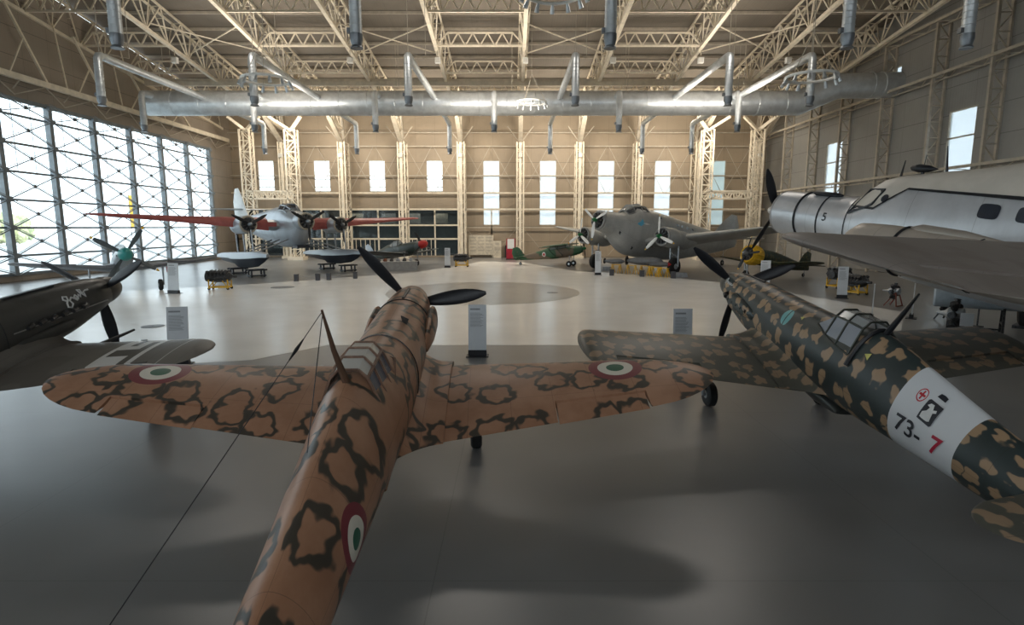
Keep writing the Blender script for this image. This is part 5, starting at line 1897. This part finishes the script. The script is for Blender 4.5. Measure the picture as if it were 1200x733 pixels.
def engine_stand(x, y, rz, label, yellow=True, s=1.0, cyl=7):
    t = thing('engine_on_stand', label, 'engine', (x, y, 0), (0, 0, R(rz)), 'aero engines shown on stands')
    m = MB()
    for dx in (-.6, .6):
        for dy in (-.38, .38):
            m.box((dx * s, dy * s, .4 * s), (.07 * s, .07 * s, .6 * s))
            m.bar((dx * s, dy * s, .18 * s), (dx * .45 * s, dy * s, .62 * s), .05 * s)
        m.box((dx * s, 0, .18 * s), (.08 * s, .85 * s, .08 * s))
    for dy in (-.38, .38):
        m.box((0, dy * s, .18 * s), (1.3 * s, .08 * s, .08 * s))
    fr = m.build('stand', m_yellow, t, False)
    for dx in (-.6, .6):
        for dy in (-.38, .38):
            MB().lathe([(-.03, .04), (-.03, .09 * s), (.03, .09 * s), (.03, .04)], (dx * s, dy * s, .09 * s), 'Y', 12).build('caster', m_rubber, fr)
    m = MB()
    m.lathe([(-.85, .10), (-.82, .30), (-.2, .36), (.35, .36), (.62, .28), (.8, .09), (1.05, .07), (1.05, .01)], (0, 0, .88 * s), 'X', 14)
    for k in range(6):
        for sd in (-1, 1):
            m.tube([(-.62 + k * .22, sd * .12, .95 * s), (-.62 + k * .22, sd * .36, 1.24 * s)], .11, 8)
            m.tube([(-.62 + k * .22, sd * .36, 1.1 * s), (-.62 + k * .22, sd * .5, .88 * s)], .04, 6)
    m.box((-.1, 0, 1.2 * s), (1.3, .18, .14)).box((-.1, 0, .64 * s), (1.25, .74, .06))
    m.build('engine_block', m_engine, t)
    m = MB()
    for k in range(5):
        m.tube([(-.5 + k * .2, -.3, 1.26 * s), (-.4 + k * .2, 0, 1.36 * s), (-.5 + k * .2, .3, 1.26 * s)], .02, 6)
    m.build('pipework', m_strut, t)
    return t


engine_stand(-18.9, 36.9, 8, 'black aero engine on a yellow wheeled frame beside the silver fighter', s=.95)
engine_stand(-5.1, 58.2, 0, 'dark aero engine on a yellow stand left of the notice boards, by the far wall', s=1.0)
engine_stand(20.6, 34.2, -70, 'black aero engine on a low yellow stand under the silver wing', s=.9)
engine_stand(21.6, 37.6, 20, 'dark engine on yellow trolley near the yellow-cowled fighter, behind the white panel', s=1.05)

# low barrier rails in front of the seaplane: two block posts with a cable each
for j, (x0, y0, x1, y1) in enumerate(((-16.1, 42.6, -14.7, 43.2), (-14.0, 43.6, -12.3, 44.8))):
    t = thing('floor_barrier', ('left', 'right')[j] + ' low cable barrier between two dark blocks before the seaplane', 'barrier', (0, 0, 0), group='low cable barriers')
    for x, y in ((x0, y0), (x1, y1)):
        MB().box((x, y, .24), (.28, .28, .48)).box((x, y, .5), (.32, .32, .04)).build('post', simple('dark_grey_block', (.07, .07, .08), .5) if 'dark_grey_block' not in bpy.data.materials else bpy.data.materials['dark_grey_block'], t, False)
    MB().tube([(x0, y0, .40), ((x0 + x1) / 2, (y0 + y1) / 2, .33), (x1, y1, .40)], .02, 6).build('cable', m_strut, t)

# grey display plinth with engine parts beside the small fighter
t = thing('display_plinth', 'low grey box plinth in front of the small fighter with the red spinner', 'plinth', (-10.9, 53.6, 0), (0, 0, R(22)))
MB().box((0, 0, .4), (3.9, 1.2, .8)).build('body', simple('grey_plinth_paint', (.36, .35, .33), .6), t, False)
MB().box((0, 0, .82), (4.0, 1.3, .05)).build('top', simple('plinth_top', (.5, .49, .46), .5), t, False)
for k in range(6):
    x = -1.55 + k * .6
    p = Matrix.Rotation(R(22), 3, 'Z') @ Vector((x, 0, 0)) + Vector((-10.9, 53.6, .845))
    m = MB().lathe([(0, .17), (.1, .2), (.22, .14), (.3, .05)], (0, 0, 0), 'Z', 12)
    m.tube([(0, 0, .2), (.18, 0, .26)], .04, 6)
    o = m.build('engine_part', [m_engine, simple('rusty_metal', (.22, .08, .04), .7) if k == 1 else m_strut][k % 2], None)
    o.location = p
    tag(o, 'small metal engine part on the low grey plinth, %s from the left' % ORD[k], 'engine part', 'engine parts on the grey plinth')

# bombs and torpedo on yellow trestles under the bomber
def trestle(x, y, rz, h, label):
    m = MB()
    for s_ in (-.35, .35):
        m.bar((s_ - .12, -.28, 0.02), (s_, -.1, h), .04).bar((s_ + .12, .28, 0.02), (s_, .1, h), .04)
        m.bar((s_ + .12, -.28, 0.02), (s_, -.1, h), .04).bar((s_ - .12, .28, 0.02), (s_, .1, h), .04)
    m.box((0, 0, h), (.85, .3, .05))
    o = m.build('yellow_trestle', m_yellow, None, False)
    o.location = (x, y, 0)
    o.rotation_euler = (0, 0, R(rz))
    tag(o, label, 'trestle', 'yellow trestles carrying the bombs')
    return o


bx = [(9.15, 50.2), (10.3, 49.2), (11.3, 48.5), (12.1, 47.8), (11.6, 46.7), (12.1, 45.7)]
for k, (x, y) in enumerate(bx):
    trestle(x, y, -35, .75, 'yellow trestle under the big grey bomber, %s from the left' % ORD[k])


def bomb(x, y, z, rz, ln, r_, col, nose, label):
    t = thing('bomb', label, 'bomb', (x, y, z), (0, 0, R(rz)), 'bombs and torpedo shown under the bomber')
    MB().lathe([(-ln / 2, .03), (-ln * .38, r_ * .6), (-ln * .15, r_), (ln * .25, r_), (ln * .36, r_ * .85)], (0, 0, 0), 'X', 18).build('body', col, t)
    MB().lathe([(ln * .36, r_ * .85), (ln * .45, r_ * .5), (ln * .5, .02)], (0, 0, 0), 'X', 18).build('nose', nose, t)
    m = MB()
    for k in range(4):
        a = PI / 4 + k * PI / 2
        m.bar((-ln * .46, 0, 0), (-ln * .46, r_ * 1.1 * math.cos(a), r_ * 1.1 * math.sin(a)), .03, ln * .1)
    m.torus((-ln * .46, 0, 0), r_ * 1.05, .02, 18, 6, 'X')
    m.build('tail_fin', m_engine, t, False)


m_bomb = simple('bomb_grey', (.14, .145, .15), .5, .2)
bomb(9.0, 50.5, 1.03, -35, 2.0, .22, m_bomb, m_bomb, 'grey bomb on yellow trestles, leftmost under the big bomber')
bomb(11.2, 48.6, 1.15, -35, 3.4, .34, m_bomb, m_bomb, 'largest dark torpedo on yellow trestles under the big bomber')
bomb(12.0, 46.7, 1.0, -12, 1.9, .20, m_bomb, m_red, 'grey bomb with red nose on yellow trestles, rightmost under the bomber')
for k, (x, y) in enumerate(((8.3, 47.6), (10.6, 46.6), (12.7, 45.0))):
    o = MB().box((0, 0, .24), (.34, .34, .48)).box((0, 0, .5), (.38, .38, .04)).build('barrier_block', bpy.data.materials['dark_grey_block'], None, False)
    o.location = (x, y, 0)
    tag(o, 'dark square barrier block on the floor before the bomber, %s from the left' % ORD[k], 'barrier block', 'barrier blocks before the bomber')
for k, (wx, wy) in enumerate(((13.9, 47.6), (9.1, 54.6))):
    o = MB().loft([[(-.5, -.4, 0), (.5, -.4, 0), (.5, .4, 0), (-.5, .4, 0)], [(-.4, -.3, .35), (.4, -.3, .35), (.4, .3, .35), (-.4, .3, .35)]]).build('wheel_chock', m_strut, None, False)
    o.location = (wx - .2, wy - 1.2, 0)
    tag(o, 'grey wheel chock before the bomber\'s ' + ('near right' if k == 0 else 'far left') + ' wheel', 'wheel chock', 'wheel chocks of the bomber')

# things in the shade under the big silver wing, right
t = thing('fuel_tank', 'light grey cylindrical tank on a cradle under the silver wing at the right', 'tank', (17.8, 21.7, 1.30), (0, 0, R(-35)))
b_ = MB().lathe([(-1.35, .02), (-1.35, .36), (-1.3, .40), (1.3, .40), (1.35, .36), (1.35, .02)], (0, 0, 0), 'X', 28).build('shell', simple('pale_blue_grey_paint', (.36, .41, .45), .4), t)
m = MB()
for dx in (-.8, .8):
    m.bar((dx, -.3, -.3), (dx, -.45, -1.29), .08).bar((dx, .3, -.3), (dx, .45, -1.29), .08).bar((dx, -.4, -.9), (dx, .4, -.9), .06)
m.bar((-.8, -.42, -1.2), (.8, -.42, -1.2), .06).bar((-.8, .42, -1.2), (.8, .42, -1.2), .06)
m.build('cradle', m_engine, t, False)
t = thing('aircraft_wheel', 'large black aircraft wheel with pale spoked hub at the right edge', 'wheel', (20.6, 22.6, 0), (0, 0, R(40)))
MB().lathe([(-.2, .45), (-.22, .68), (-.14, .80), (0, .84), (.14, .80), (.22, .68), (.2, .45)], (0, 0, .84), 'Y', 32).build('tyre', m_rubber, t)
m = MB().lathe([(-.2, .02), (-.24, .14), (-.17, .2), (-.19, .44), (-.21, .48), (.21, .48), (.19, .2), (.2, .02)], (0, 0, .84), 'Y', 24)
for k in range(10):
    a = 2 * PI * k / 10
    m.tube([(.12 * math.cos(a), -.2, .84 + .12 * math.sin(a)), (.44 * math.cos(a), -.21, .84 + .44 * math.sin(a))], .025, 6)
m.build('wheel_hub', bpy.data.materials['pale_wheel_hub'], t)
MB().box((0, 0, .06), (.9, .7, .12)).build('wheel_block', m_engine, t, False)


def radial_display(x, y, rz, label, r_=.5, accent=None):
    t = thing('radial_engine', label, 'engine', (x, y, 0), (0, 0, R(rz)), 'round aero engines on floor stands')
    m = MB().lathe([(-.25, .05), (-.25, r_ * .4), (.2, r_ * .42), (.3, r_ * .2), (.55, .04)], (0, 0, r_ + .35), 'X', 14)
    m.build('crankcase', m_strut, t)
    for k in range(7):
        a = 2 * PI * k / 7
        c_ = Vector((0, .34 * r_ * math.cos(a), r_ + .35 + .34 * r_ * math.sin(a)))
        e_ = Vector((0, r_ * math.cos(a), r_ + .35 + r_ * math.sin(a)))
        m = MB().tube([c_, e_], r_ * .17, 10)
        for q in range(4):
            p = c_.lerp(e_, .3 + .2 * q)
            m.tube([p, p + (e_ - c_).normalized() * .02], r_ * .22, 10)
        m.build('cylinder', m_engine, t)
    m = MB()
    for dy in (-.3, .3):
        m.bar((-.3, dy, .02), (-.15, dy * .5, r_ + .3), .05).bar((.3, dy, .02), (-.15, dy * .5, r_ + .3), .05)
    m.bar((-.3, -.3, .04), (-.3, .3, .04), .05)
    m.build('stand', accent or m_engine, t, False)


radial_display(19.5, 29.0, 120, 'small dark radial engine on a reddish stand, left of the edge-on panels', .42, simple('red_brown_stand', (.2, .05, .03), .5))
radial_display(18.9, 24.6, 110, 'dark radial engine standing just left of the grey tank', .5)
radial_display(16.0, 20.4, 130, 'black radial engine on a pale strut in front of the grey tank', .55)
t = thing('warning_lamp', 'small yellow lamp on a dark foot under the grey tank', 'lamp', (18.9, 22.9, 0))
MB().tube([(0, 0, 0), (0, 0, .8)], .03, 8).box((0, 0, .02), (.3, .3, .04)).build('foot', m_engine, t)
MB().lathe([(-.12, .05), (-.05, .13), (.08, .12), (.14, .03)], (0, 0, .92), 'Z', 14).build('lamp_head', m_yellow, t)
